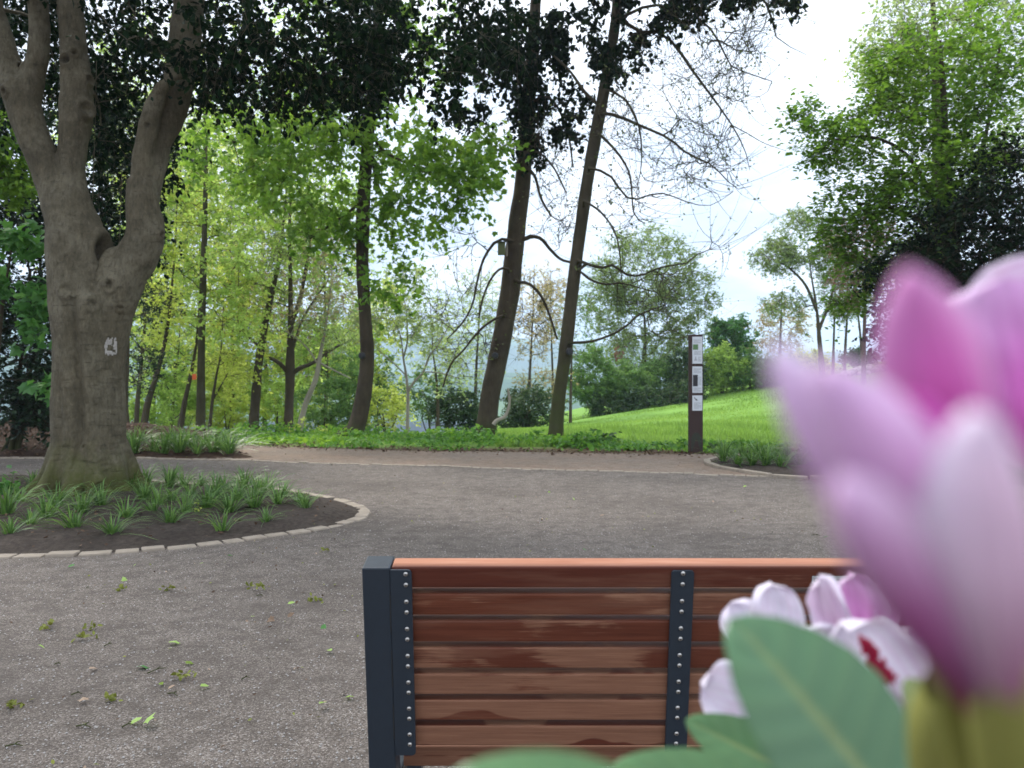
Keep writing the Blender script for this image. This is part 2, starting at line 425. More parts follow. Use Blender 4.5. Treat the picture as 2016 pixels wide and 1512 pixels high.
# ------------------------------------------------------------------ setting
def terrain():
    xs = np.unique(np.concatenate([np.linspace(-3500, -120, 14), np.linspace(-120, -34, 22), np.linspace(-34, 40, 75), np.linspace(40, 120, 21), np.linspace(120, 3500, 14)]))
    ys = np.unique(np.concatenate([np.linspace(-60, 10, 15), np.linspace(10, 75, 66), np.linspace(75, 430, 40), np.linspace(430, 4200, 16)]))
    X, Y = np.meshgrid(xs, ys)
    Z = H(X, Y) + (vnoise(np.stack([X.ravel() * .5, Y.ravel() * .5, 0 * X.ravel()], 1), 3).reshape(X.shape) * .10) * sstep(18, 30, Y)
    i = np.arange(X.size).reshape(X.shape)
    f = np.stack([i[:-1, :-1], i[:-1, 1:], i[1:, 1:], i[1:, :-1]], -1).reshape(-1, 4)
    o = Geo().add(np.stack([X, Y, Z], -1), f).build('terrain', M['terrain'], smooth=True)
    tag(o, kind='structure')

def sheet(name, mat, outline, z, thick=None):
    b = bmesh.new()
    vs = [b.verts.new((p[0], p[1], z)) for p in outline]
    fc = b.faces.new(vs); fc.normal_update()
    if fc.normal.z < 0: fc.normal_flip()
    bmesh.ops.triangulate(b, faces=[fc])
    g = Geo(); bm_geo(g, b)
    return tag(g.build(name, mat), kind='structure')

terrain()
far_edge = [(-40, 15.6), (-14, 15.4)] + [tuple(G(px, py)[:2]) for px, py in ((470, 877), (600, 882), (700, 885), (850, 889), (1000, 890), (1180, 893), (1350, 895), (1500, 893))] + [(14, 13.6), (40, 14.5)]
sheet('gravel_path', M['gravel'], [(-40, -15), (40, -15)] + far_edge[::-1], .004)
line_px = [(380, 903), (520, 909), (640, 913), (760, 916), (900, 920), (1050, 925), (1200, 929), (1350, 933), (1500, 939)]
line = [tuple(G(px, py)[:2]) for px, py in line_px]
line = [(-30, 12.9), (-10, 12.5)] + line + [(8, 9.0), (30, 8.0)]
sheet('dirt_path', M['dirt'], line + far_edge[::-1], .008)

def kerb(path, w, length, top, name='kerb', jit=.006, seed=1):
    r = np.random.default_rng(seed); g = Geo()
    d = spline([(p[0], p[1], 0) for p in path], 400)
    L = np.concatenate([[0], np.cumsum(np.linalg.norm(np.diff(d, axis=0), axis=1))])
    s = 0
    while s < L[-1] - length:
        ln = length * r.uniform(.75, 1.2)
        c = np.array([np.interp(s + ln / 2, L, d[:, k]) for k in range(3)])
        e = np.array([np.interp(min(s + ln / 2 + .05, L[-1]), L, d[:, k]) for k in range(3)])
        t = unit(e - c); nn = np.array([-t[1], t[0], 0])
        up = unit(np.array([r.normal(0, .03), r.normal(0, .03), 1]))
        b = bmesh.new(); bmesh.ops.create_cube(b, size=2)
        hx, hy = ln / 2 - .005, w / 2 * r.uniform(.88, 1.05)
        for v in b.verts: v.co = Vector((v.co.x * hx * r.uniform(.94, 1), v.co.y * hy * r.uniform(.9, 1), v.co.z * .06))
        bmesh.ops.bevel(b, geom=list(b.edges), offset=.012, segments=2, profile=.6, affect='EDGES')
        bm_geo(g, b, c + nn * r.normal(0, jit) + np.array([0, 0, top - .06 + r.normal(0, .004)]), np.stack([t, nn, up]), r.uniform())
        s += ln
    return tag(g.build(name, M['sett'], smooth=False), kind='structure')

bed_px = [(0, 1098), (160, 1094), (300, 1084), (420, 1072), (520, 1058), (610, 1046), (675, 1032), (715, 1017), (712, 1004), (680, 989), (630, 978), (570, 968), (480, 960), (330, 951)]
bed = [(-6.4, 6.6), (-5.2, 5.5), (-4.3, 5.28)] + [tuple(G(*p)[:2]) for p in bed_px] + [(-5.4, 9.9), (-7.2, 9.6), (-7.4, 8.0)]
bed_loop = bed + [bed[0]]
kerb(bed_loop, .125, .19, .018, seed=3)
kerb(line[1:-1], .10, .17, .014, seed=4, jit=.02)
rbed_px = [(1500, 893.5), (1440, 900), (1402, 907), (1393, 913), (1408, 920), (1450, 929), (1560, 943)]
rbed = [tuple(G(*p)[:2]) for p in rbed_px] + [(5.2, 9.15), (7.5, 8.8), (9, 10.5), (7, 12.8)]
kerb(rbed[1:8], .10, .5, .05, seed=5)
kerb([(-12, 12.35), (-8, 12.3)] + [tuple(G(*p)[:2]) for p in ((240, 904), (330, 905), (430, 907), (520, 908))], .09, .3, .025, seed=6)

def mound(name, mat, outline, hmax, edge=.5, step=.09, base=.010, seed=1, rough=.02):
    from mathutils.geometry import intersect_point_line
    o = np.array(outline); r = np.random.default_rng(seed)
    x0, y0 = o.min(0); x1, y1 = o.max(0)
    xs = np.arange(x0, x1 + step, step); ys = np.arange(y0, y1 + step, step)
    X, Y = np.meshgrid(xs, ys); p = np.stack([X.ravel(), Y.ravel()], 1)
    inside = np.zeros(len(p), bool); dist = np.full(len(p), 1e9)
    for a, b in zip(o, np.roll(o, -1, 0)):
        cond = ((a[1] > p[:, 1]) != (b[1] > p[:, 1]))
        xi = a[0] + (p[:, 1] - a[1]) / (b[1] - a[1] + 1e-12) * (b[0] - a[0])
        inside ^= cond & (p[:, 0] < xi)
        d = b - a; t = np.clip(((p - a) @ d) / (d @ d + 1e-12), 0, 1)
        dist = np.minimum(dist, np.linalg.norm(p - (a + t[:, None] * d), axis=1))
    hh = base + hmax * sstep(0, edge, dist) + rough * vnoise(np.c_[p * 9, p[:, 0]], seed) * sstep(0, .15, dist) + rough * .8 * vnoise(np.c_[p * 25, p[:, 0]], seed + 5)* sstep(0, .15, dist)
    z = np.where(inside, np.maximum(hh, base), -.05)
    i = np.arange(len(p)).reshape(X.shape)
    f = np.stack([i[:-1, :-1], i[:-1, 1:], i[1:, 1:], i[1:, :-1]], -1).reshape(-1, 4)
    keep = inside[f].any(1)
    ob = Geo().add(np.c_[p, z], f[keep]).build(name, mat, smooth=True)
    return tag(ob, kind='structure')

mound('planting_bed', M['soil'], spline([(a, b, 0) for a, b in bed_loop], 120)[:-1, :2], .05, .4, .05, .012, 2, .012)
mound('planting_bed', M['soil'], rbed, .06, .4, .08, .012, 4, .015)
fbed = [(-14, 12.45), (-9, 12.4)] + [tuple(G(*p)[:2]) for p in ((240, 903), (430, 906), (500, 902), (470, 886), (440, 872))] + [(-5.2, 17.5), (-9, 18.5), (-14, 18)]
def fbed_mound():
    return mound('soil_bank', M['mulch'], fbed, .42, 2.6, .12, .012, 6, .03)
fbed_mound()

# distant wooded hills
def hill(Y, heights, depth, seed, zb=-42):
    xs = np.linspace(-3000, 3000, 160); ts = np.linspace(0, 1, 24)
    px = xs / Y * F + CX
    hh = np.interp(px, [h[0] for h in heights], [h[1] for h in heights])
    hh = (CY - hh) / F * Y + CAMH
    X, T = np.meshgrid(xs, ts)
    prof = np.sin(np.pi * np.clip(T, 0, 1) * .62) / np.sin(np.pi * .5)
    q = np.stack([X.ravel() / 160, T.ravel() * 4, 0 * X.ravel()], 1)
    Z = zb + (hh[None, :] - zb) * prof + (vnoise(q, seed) * 9 + vnoise(q * 3.1, seed + 1) * 5).reshape(X.shape) * T
    Yv = Y - depth + T * depth * 1.3
    i = np.arange(X.size).reshape(X.shape)
    f = np.stack([i[:-1, :-1], i[:-1, 1:], i[1:, 1:], i[1:, :-1]], -1).reshape(-1, 4)
    tag(Geo().add(np.stack([X, Yv, Z], -1), f).build('hill', M['hill'], smooth=True), kind='structure')
hill(2600, [(-2000, 640), (0, 640), (500, 648), (760, 668), (900, 655), (1100, 672), (1500, 690), (1800, 700), (4000, 680)], 700, 11)
hill(1300, [(-2000, 690), (300, 700), (700, 722), (850, 742), (1000, 735), (1300, 748), (1800, 745), (4000, 720)], 420, 21)

# ------------------------------------------------------------------ trees
def grow(trunk, pts, seg=.35, up=.6, droop=0.0, skip=.25, rtip=.006, p=2.4, extra=(), rs=None, wob=.05):
    """trunk: (n,4) pos+radius. extra: list of (m,4) explicit limbs. Returns chains [(pts,rad)], tips, tipdirs"""
    rs = rs or rng
    pos = [q[:3] for q in trunk]; par = [-1] + list(range(len(trunk) - 1)); fixed = list(trunk[:, 3])
    allow = [i > skip * len(trunk) for i in range(len(trunk))]
    chains = []
    for e in extra:
        d = np.linalg.norm(np.array(pos) - e[0, :3], axis=1); k = int(np.argmin(d)); ch = [k]
        for q in e:
            pos.append(q[:3]); par.append(ch[-1]); fixed.append(q[3]); allow.append(True); ch.append(len(pos) - 1)
        chains.append(ch)
    nt = len(pos)
    fixed = fixed + []
    tp = np.array(pos)
    if len(pts):
        dd = np.min(np.linalg.norm(pts[:, None, :] - tp[None, :, :], axis=2), axis=1)
        pts = pts[np.argsort(dd)]
    A = np.zeros((nt + len(pts) * 40 + 10, 3)); A[:nt] = tp; n = nt
    al = np.zeros(len(A), bool); al[:nt] = allow
    tips, tdirs = [], []
    for q in pts:
        dv = A[:n] - q; d = np.linalg.norm(dv, axis=1) + 1e-6
        cost = d * (1 + up * np.clip(dv[:, 2] / d, -.3, 1)) + np.where(al[:n], 0, 1e6)
        k = int(np.argmin(cost)); p0 = A[k]; L = d[k]
        if L < .02: continue
        pk = par[k]; pd = unit(p0 - A[pk]) if pk >= 0 else np.array([0, 0, 1.])
        to = unit(q - p0)
        d0 = unit(pd * .55 + to + np.array([0, 0, .25 * up])); d1 = unit(to + np.array([0, 0, .15 - droop]))
        P1 = p0 + d0 * L * .38; P2 = q - d1 * L * .32
        m = int(np.clip(round(L / seg), 2, 36)); t = np.arange(1, m + 1)[:, None] / m
        C = (1 - t) ** 3 * p0 + 3 * (1 - t) ** 2 * t * P1 + 3 * (1 - t) * t * t * P2 + t ** 3 * q
        C[:-1] += rs.normal(size=(m - 1, 3)) * wob * min(L, 1.0)
        ch = [k]
        for j in range(m):
            A[n] = C[j]; par.append(ch[-1]); al[n] = True; ch.append(n); n += 1; fixed.append(None)
        chains.append(ch); tips.append(q); tdirs.append(unit(C[-1] - (C[-2] if m > 1 else p0)))
    acc = np.zeros(n); has = np.zeros(n, bool)
    for i in range(n):
        if par[i] >= 0: has[par[i]] = True
    for i in range(n - 1, -1, -1):
        if not has[i]: acc[i] += rtip ** p
        if par[i] >= 0: acc[par[i]] += acc[i]
    rad = acc ** (1 / p)
    for i in range(n):
        if fixed[i] is not None: rad[i] = fixed[i]
    for i in range(nt, n):
        rad[i] = min(rad[i], rad[par[i]] * .85) if fixed[i] is None else rad[i]
    out = []
    for ch in chains:
        r = rad[ch].copy(); r[0] = min(r[0], r[1] * 1.25)
        out.append((A[ch], r))
    return out, np.array(tips).reshape(-1, 3), np.array(tdirs).reshape(-1, 3), A[nt:n], rad[nt:n]

def add_chains(g, chains, S=5):
    by = {}
    for c, r in chains: by.setdefault(len(c), []).append((c, r))
    for k, l in by.items():
        if k < 2: continue
        v, f = tubes(np.array([c for c, r in l]), np.array([r for c, r in l]), S)
        g.add(v, f)

def twigs(g, starts, dirs, L, r0, k=4, droop=.3, S=3, rs=None, spread=.9):
    rs = rs or rng; n = len(starts)
    d = unit(dirs + rs.normal(size=(n, 3)) * spread); ln = L * rs.uniform(.5, 1.3, n)
    t = np.linspace(0, 1, k)[None, :, None]
    bend = rs.normal(size=(n, 3)) * .25 + np.array([0, 0, -droop])
    p = starts[:, None, :] + d[:, None, :] * ln[:, None, None] * t + bend[:, None, :] * (ln[:, None, None] * t * t)
    rad = r0 * (1 - .75 * t[:, :, 0]) * np.ones((n, 1))
    if g is not None:
        v, f = tubes(p, rad, S); g.add(v, f)
    return p

def ell(clouds, rs):
    out = []
    for c in clouds:
        (px, py, Y), (rx, ry, rz), n = c
        ctr = P(px, py, Y)
        u = unit(rs.normal(size=(n, 3))) * rs.uniform(.25, 1, (n, 1)) ** (1 / 2.2)
        out.append(ctr + u * np.array([rx, rz, ry]))
    return np.concatenate(out) if out else np.zeros((0, 3))

def trunk_px(pts, Y, n=40, yoff=None):
    """pts: (px,py,width_px) bottom to top at distance Y (or per-point Y as 4th)"""
    rows = []
    for q in pts:
        y = q[3] if len(q) > 3 else Y
        rows.append([*P(q[0], q[1], y), q[2] / 2 / F * y])
    return spline(rows, n)

def tree(name, label, cat, tr, clouds, leafmat, bark, leaf=.1, nl=8, ntw=5, twl=.5, tpl=OVAL, up=.5, lup=.5, hang=.2, droop=0.0,
         extra=(), group=None, rtip=.006, twr=.004, S=10, seed=1, along=0, seg=.35, skip=.25, spread=.9, clear=None, twspread=.9, base=None, wob=.05, tdroop=.3, twk=4):
    rs = np.random.default_rng(seed)
    base = np.array(tr[0, :3]) if base is None else base
    o = thing(name, (base[0], base[1], base[2]), label, cat, group)
    g = Geo()
    t2 = tr.copy()
    v, f = tubes(t2[None, :, :3], t2[None, :, 3], S)
    # uneven bole
    ctr = np.repeat(t2[:, :3], S, 0); rr = np.repeat(t2[:, 3], S)
    v = ctr + (v - ctr) * (1 + .09 * vnoise(v * 2.2, seed) + .05 * vnoise(v * 7, seed + 1))[:, None]
    g.add(v, f)
    pts = ell(clouds, rs)
    if clear is not None: pts = pts[clear(pts)]
    ch, tips, td, nodes, nr = grow(tr, pts, seg=seg, up=up, droop=droop, skip=skip, rtip=rtip, extra=extra, rs=rs, wob=wob)
    add_chains(g, ch, 6 if rtip > .004 else 4)
    lg = Geo()
    if len(tips):
        st = np.repeat(tips, ntw, 0); dd = np.repeat(td, ntw, 0)
        if along:
            thin = nodes[nr < rtip * 3.2]
            if len(thin):
                k = rs.integers(0, len(thin), along * len(tips)); st = np.vstack([st, thin[k]]); dd = np.vstack([dd, unit(rs.normal(size=(len(k), 3)))])
        tw = twigs(g, st, dd, twl, twr, twk, tdroop, 3, rs, twspread)
        n = len(tw) * nl
        wi = np.repeat(np.arange(len(tw)), nl); t = rs.uniform(.2, 1, n) * (twk - 1)
        i0 = np.minimum(t.astype(int), twk - 2); fr = (t - i0)[:, None]
        pos = tw[wi, i0] * (1 - fr) + tw[wi, i0 + 1] * fr + rs.normal(size=(n, 3)) * leaf * .5 * spread
        clump = vnoise(pos * 1.1, seed + 9)
        tint = np.clip(rs.uniform(.1, .9, n) + .22 * clump, 0, 1)
        leaves(lg, pos, leaf, tpl, lup, hang, rs, tint, )
    g.build('trunk', bark, o, smooth=True)
    if lg.n: lg.build('crown', leafmat, o)
    return o

#TREES
ORD = ['first', 'second', 'third', 'fourth', 'fifth', 'sixth', 'seventh', 'eighth', 'ninth', 'tenth', 'eleventh', 'twelfth', 'thirteenth', 'fourteenth', 'fifteenth', 'sixteenth', 'seventeenth', 'eighteenth']

def limb(pts, Y, n=14):
    return trunk_px(pts, Y, n)

# ---- the big forked tree by the kerbed bed
def hero():
    Y = 8.3
    o = thing('forked_tree', P(178, 975, Y) * [1, 1, 0], 'huge grey smooth-barked tree forking into thick limbs in the kerbed bed', 'tree')
    L = {}
    L['main'] = [(178, 1000, 172), (177, 960, 152), (176, 930, 138), (176, 860, 130), (176, 800, 129), (176, 720, 123), (178, 640, 130), (182, 585, 136)]
    L['left'] = [(172, 700, 112), (166, 600, 118), (154, 520, 112), (146, 450, 106), (122, 395, 84), (95, 340, 62), (66, 270, 58), (47, 208, 63), (36, 165, 60)]
    L['lefta'] = [(48, 220, 60), (24, 150, 52), (4, 80, 42), (-16, 0, 38), (-30, -130, 32)]
    L['leftb'] = [(47, 215, 52), (66, 150, 46), (78, 80, 40), (74, 0, 36), (62, -130, 30)]
    L['centre'] = [(160, 520, 92), (152, 440, 78), (142, 350, 50), (144, 285, 53), (152, 208, 60), (148, 139, 53), (142, 70, 47), (138, 0, 49), (132, -140, 48)]
    L['right'] = [(190, 680, 100), (208, 610, 98), (242, 545, 84), (274, 497, 76), (287, 452, 72), (281, 400, 63), (279, 355, 56)]
    L['light'] = [(279, 392, 48), (280, 330, 42), (288, 270, 38), (304, 208, 34), (322, 172, 25), (350, 150, 17), (378, 128, 12), (392, 110, 8)]
    L['dark'] = [(289, 410, 44, 8.36), (303, 340, 42, 8.42), (320, 275, 42, 8.5), (345, 208, 52, 8.55), (360, 104, 60, 8.6), (372, 0, 54, 8.6), (385, -140, 48, 8.6)]
    b = bmesh.new()
    def closed(path, S=20):
        v, f = tubes(path[None, :, :3], path[None, :, 3], S)
        vs = [b.verts.new(q) for q in v]
        for q in f: b.faces.new([vs[k] for k in q])
        b.faces.new(vs[:S][::-1]); b.faces.new(vs[-S:])
    paths = {k: trunk_px(v, Y, 26) for k, v in L.items()}
    for k in paths: closed(paths[k])
    base = P(178, 975, Y) * [1, 1, 0]
    r = np.random.default_rng(5)
    for a in (-2.7, -2.1, -1.5, -.9, -.35, .3, 1.1, 2.0, 2.9):
        rd = r.uniform(.52, .72); d = np.array([math.cos(a), math.sin(a), 0])
        closed(spline([[*(base + d * .22 + [0, 0, .62]), .12], [*(base + d * .36 + [0, 0, .26]), .12], [*(base + d * (rd * .8) + [0, 0, .05]), .10], [*(base + d * (rd + .25) + [0, 0, -.10]), .07]], 10), 10)
    bmesh.ops.recalc_face_normals(b, faces=list(b.faces))
    me = bpy.data.meshes.new('tmp'); b.to_mesh(me); b.free()
    ob = bpy.data.objects.new('tmp', me); COL.objects.link(ob)
    md = ob.modifiers.new('r', 'REMESH'); md.mode = 'VOXEL'; md.voxel_size = .020
    sm = ob.modifiers.new('s', 'SMOOTH'); sm.factor = .5; sm.iterations = 9
    dg = bpy.context.evaluated_depsgraph_get(); ev = ob.evaluated_get(dg); m2 = ev.to_mesh()
    V = np.zeros(len(m2.vertices) * 3); m2.vertices.foreach_get('co', V); V = V.reshape(-1, 3)
    Nn = np.zeros(len(m2.vertices) * 3); m2.vertices.foreach_get('normal', Nn); Nn = Nn.reshape(-1, 3)
    Fq = np.array([list(p.vertices) for p in m2.polygons if len(p.vertices) == 4])
    bvh = BVHTree.FromPolygons([tuple(q) for q in V], [tuple(int(i) for i in q) for q in Fq])
    def hit(px, py):
        d = unit(P(px, py, 1) - np.array([0, 0, CAMH])); h = bvh.ray_cast(Vector((0, 0, CAMH)), Vector(d))
        return np.array(h[0]) if h[0] is not None else None
    disp = .012 * vnoise(V * 5, 31) + .006 * vnoise(V * 14, 32) + .004 * vnoise(V * [30, 30, 50], 33)
    # muscle-like flutes running up the bole
    ang = np.arctan2(V[:, 1] - base[1], V[:, 0] - base[0])
    flute = np.sin(ang * 5 + .6 * vnoise(V * [1, 1, .8], 8) + 1.0) * .016 + np.sin(ang * 9 + 2 * vnoise(V * .9, 9)) * .006
    disp += flute * (1 - sstep(1.9, 2.6, V[:, 2]))
    fold = np.exp(-((V[:, 0] - (base[0] + .03 + .04 * np.sin(V[:, 2] * 2))) / .055) ** 2) * (V[:, 1] < base[1]) * sstep(.2, .5, V[:, 2]) * (1 - sstep(2.0, 2.4, V[:, 2]))
    disp -= .075 * fold
    fold2 = np.exp(-((V[:, 0] - (base[0] - .17 + .03 * np.sin(V[:, 2] * 3))) / .04) ** 2) * (V[:, 1] < base[1]) * (1 - sstep(1.0, 1.5, V[:, 2]))
    disp -= .03 * fold2
    knots = [(200, 500, .19, .075, .085), (128, 573, .10, .028, -.004), (131, 118, .09, .035, .04), (146, 104, .06, .022, .03), (10, 180, .07, .03, .04), (173, 158, .07, .03, .035), (168, 215, .11, .05, .0), (317, 462, .06, .022, .03), (291, 247, .05, .018, .025), (214, 560, .10, .03, .025), (236, 606, .05, .018, .012), (182, 598, .10, .02, .015), (195, 968, .13, .05, .05), (222, 982, .09, .04, .05), (40, 130, .06, .02, .04), (374, 128, .10, .05, -.03), (165, 880, .04, .012, .02), (120, 740, .04, .012, .01), (222, 780, .035, .01, .012), (135, 690, .05, .014, .01)]
    for px, py, rad, ring, hole in knots:
        h = hit(px, py)
        if h is None: continue
        q = V - h; q[:, 0] *= 1.25; q[:, 2] *= .62 if rad > .12 else 1.0; d = np.linalg.norm(q, axis=1) / rad
        disp += ring * np.exp(-((d - .72) / .30) ** 2) - hole * 2.2 * np.exp(-(d / .34) ** 2)
    for k in range(46):      # short horizontal creases in the bark
        px, py = r.uniform(112, 245), r.uniform(560, 930); h = hit(px, py)
        if h is None: continue
        q = V - h; a = r.uniform(-.35, .35)
        u = q[:, 0] * math.cos(a) + q[:, 2] * math.sin(a); w = q[:, 2] * math.cos(a) - q[:, 0] * math.sin(a) - (q[:, 0] ** 2) * r.uniform(-2, 2)
        ln = r.uniform(.02, .075)
        disp += np.exp(-(u / ln) ** 2) * (.006 * np.exp(-((w - .012) / .012) ** 2) - .008 * np.exp(-((w + .010) / .010) ** 2)) * (V[:, 1] < base[1] + .05)
    V2 = V + Nn * disp[:, None]
    ev.to_mesh_clear(); bpy.data.objects.remove(ob)
    g = Geo().add(V2, Fq)
    bv2 = BVHTree.FromPolygons([tuple(q) for q in V2], [tuple(int(i) for i in q) for q in Fq])
    rs = np.random.default_rng(77)
    clouds = [((420, 30, 8.4), (1.3, .75, 1.2), 62), ((600, 60, 8.3), (.95, .8, 1.0), 52), ((500, 105, 8.0), (.75, .32, .7), 26), ((640, 150, 8.6), (.5, .32, .6), 16), ((560, 170, 8.2), (.3, .13, .4), 6), ((690, 190, 8.5), (.22, .14, .3), 5), ((420, 140, 8.2), (.35, .22, .4), 12),
              ((255, 230, 9.6), (.55, 1.0, .5), 60), ((235, 60, 9.6), (1.2, .8, .8), 60), ((235, 420, 9.9), (.5, .6, .4), 34), ((800, 20, 8.8), (1.1, .7, 1.0), 42), ((860, 120, 8.8), (.45, .36, .6), 11),
              ((750, 110, 8.6), (.45, .36, .5), 11), ((870, 215, 8.8), (.2, .15, .3), 5), ((960, 20, 9.0), (.7, .6, .8), 22), ((480, -260, 8.5), (2.8, 1.0, 3.0), 100), ((880, -220, 8.5), (2.0, .9, 2.4), 40), ((60, -260, 8.8), (2.6, 1.1, 2.8), 80), ((30, 60, 10.0), (1.0, 1.2, .8), 80), ((-100, 150, 10.0), (.8, 1.2, .8), 30),
              ((420, 170, 9.4), (.5, .3, .6), 16), ((150, -430, 6.2), (3.4, .9, 2.2), 130), ((-300, -300, 6.8), (2.2, 1.2, 2.0), 60)]  # last two leaf clouds: out of view, added to shade the upper limbs
    pts = ell(clouds, rs)
    main = np.vstack([paths['main'][::3], paths['centre'][6::3]])
    ex = [paths[k][::3] for k in ('right', 'dark', 'left', 'lefta', 'leftb')]
    ch, tips, td, nodes, nr = grow(main, pts, seg=.3, up=.3, droop=.5, skip=.6, rtip=.0035, extra=ex, rs=rs)
    add_chains(g, ch[len(ex):], 6)
    st = np.repeat(tips, 5, 0); dd = np.repeat(td, 5, 0)
    thin = nodes[nr < .016]; k = rs.integers(0, len(thin), 1300); st = np.vstack([st, thin[k]]); dd = np.vstack([dd, rs.normal(size=(1300, 3)) * .8])
    tw = twigs(g, st, dd, .34, .0028, 4, .5, 3, rs)
    nl = 5; wi = np.repeat(np.arange(len(tw)), nl); t = rs.uniform(.2, 1, len(wi)) * 3; i0 = np.minimum(t.astype(int), 2); fr = (t - i0)[:, None]
    pos = tw[wi, i0] * (1 - fr) + tw[wi, i0 + 1] * fr + rs.normal(size=(len(wi), 3)) * .02
    lg = Geo(); leaves(lg, pos, .080, OVAL, .25, .55, rs)
    # thin hanging ivy strands beside the limbs
    for px, y0, y1 in ((190, 120, 400), (240, 330, 520), (92, 60, 140)):
        ln = spline([[*P(px, y0, 8.7)], [*P(px - 3, (y0 + y1) / 2, 8.7)], [*P(px - 8, y1, 8.65)]], 9)
        v, f = tubes(ln[None], np.full((1, 9), .004), 4); g.add(v, f)
    g.build('trunk', M['beech_bark'], o, smooth=True)
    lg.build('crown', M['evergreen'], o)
    # flaking white paint mark on the bark
    pg = Geo(); n = 17; grid = []; ok = np.ones((n, n), bool); rr = np.random.default_rng(3)
    for j, py in enumerate(np.linspace(662, 700, n)):
        for i, px in enumerate(np.linspace(205, 230, n)):
            u, w = (px - 217.5) / 12.5, (py - 681) / 17
            d = unit(P(px, py, 1) - np.array([0, 0, CAMH])); h = bv2.ray_cast(Vector((0, 0, CAMH)), Vector(d))
            grid.append(np.array(h[0]) + np.array(h[1]) * .004)
            e = abs(u) ** 4 + abs(w) ** 4 + .3 * math.sin(px * .9 + py * .4) + rr.normal(0, .14)
            lump = ((u + .05) / .42) ** 2 + ((w - .05) / .34) ** 2 < 1 + rr.normal(0, .5)
            bar = abs(w - .42 - .15 * u) < .11 and abs(u) < .75
            ok[j, i] = e < .9 and not lump and not bar and not (abs(u - .2 + .2 * w) < .13 and w < -.2)
    idx = np.arange(n * n).reshape(n, n)
    f = np.stack([idx[:-1, :-1], idx[:-1, 1:], idx[1:, 1:], idx[1:, :-1]], -1)[ok[:-1, :-1]]
    pg.add(np.array(grid), f); pg.build('paint_mark', M['paint'], o)
    return bv2
hero()

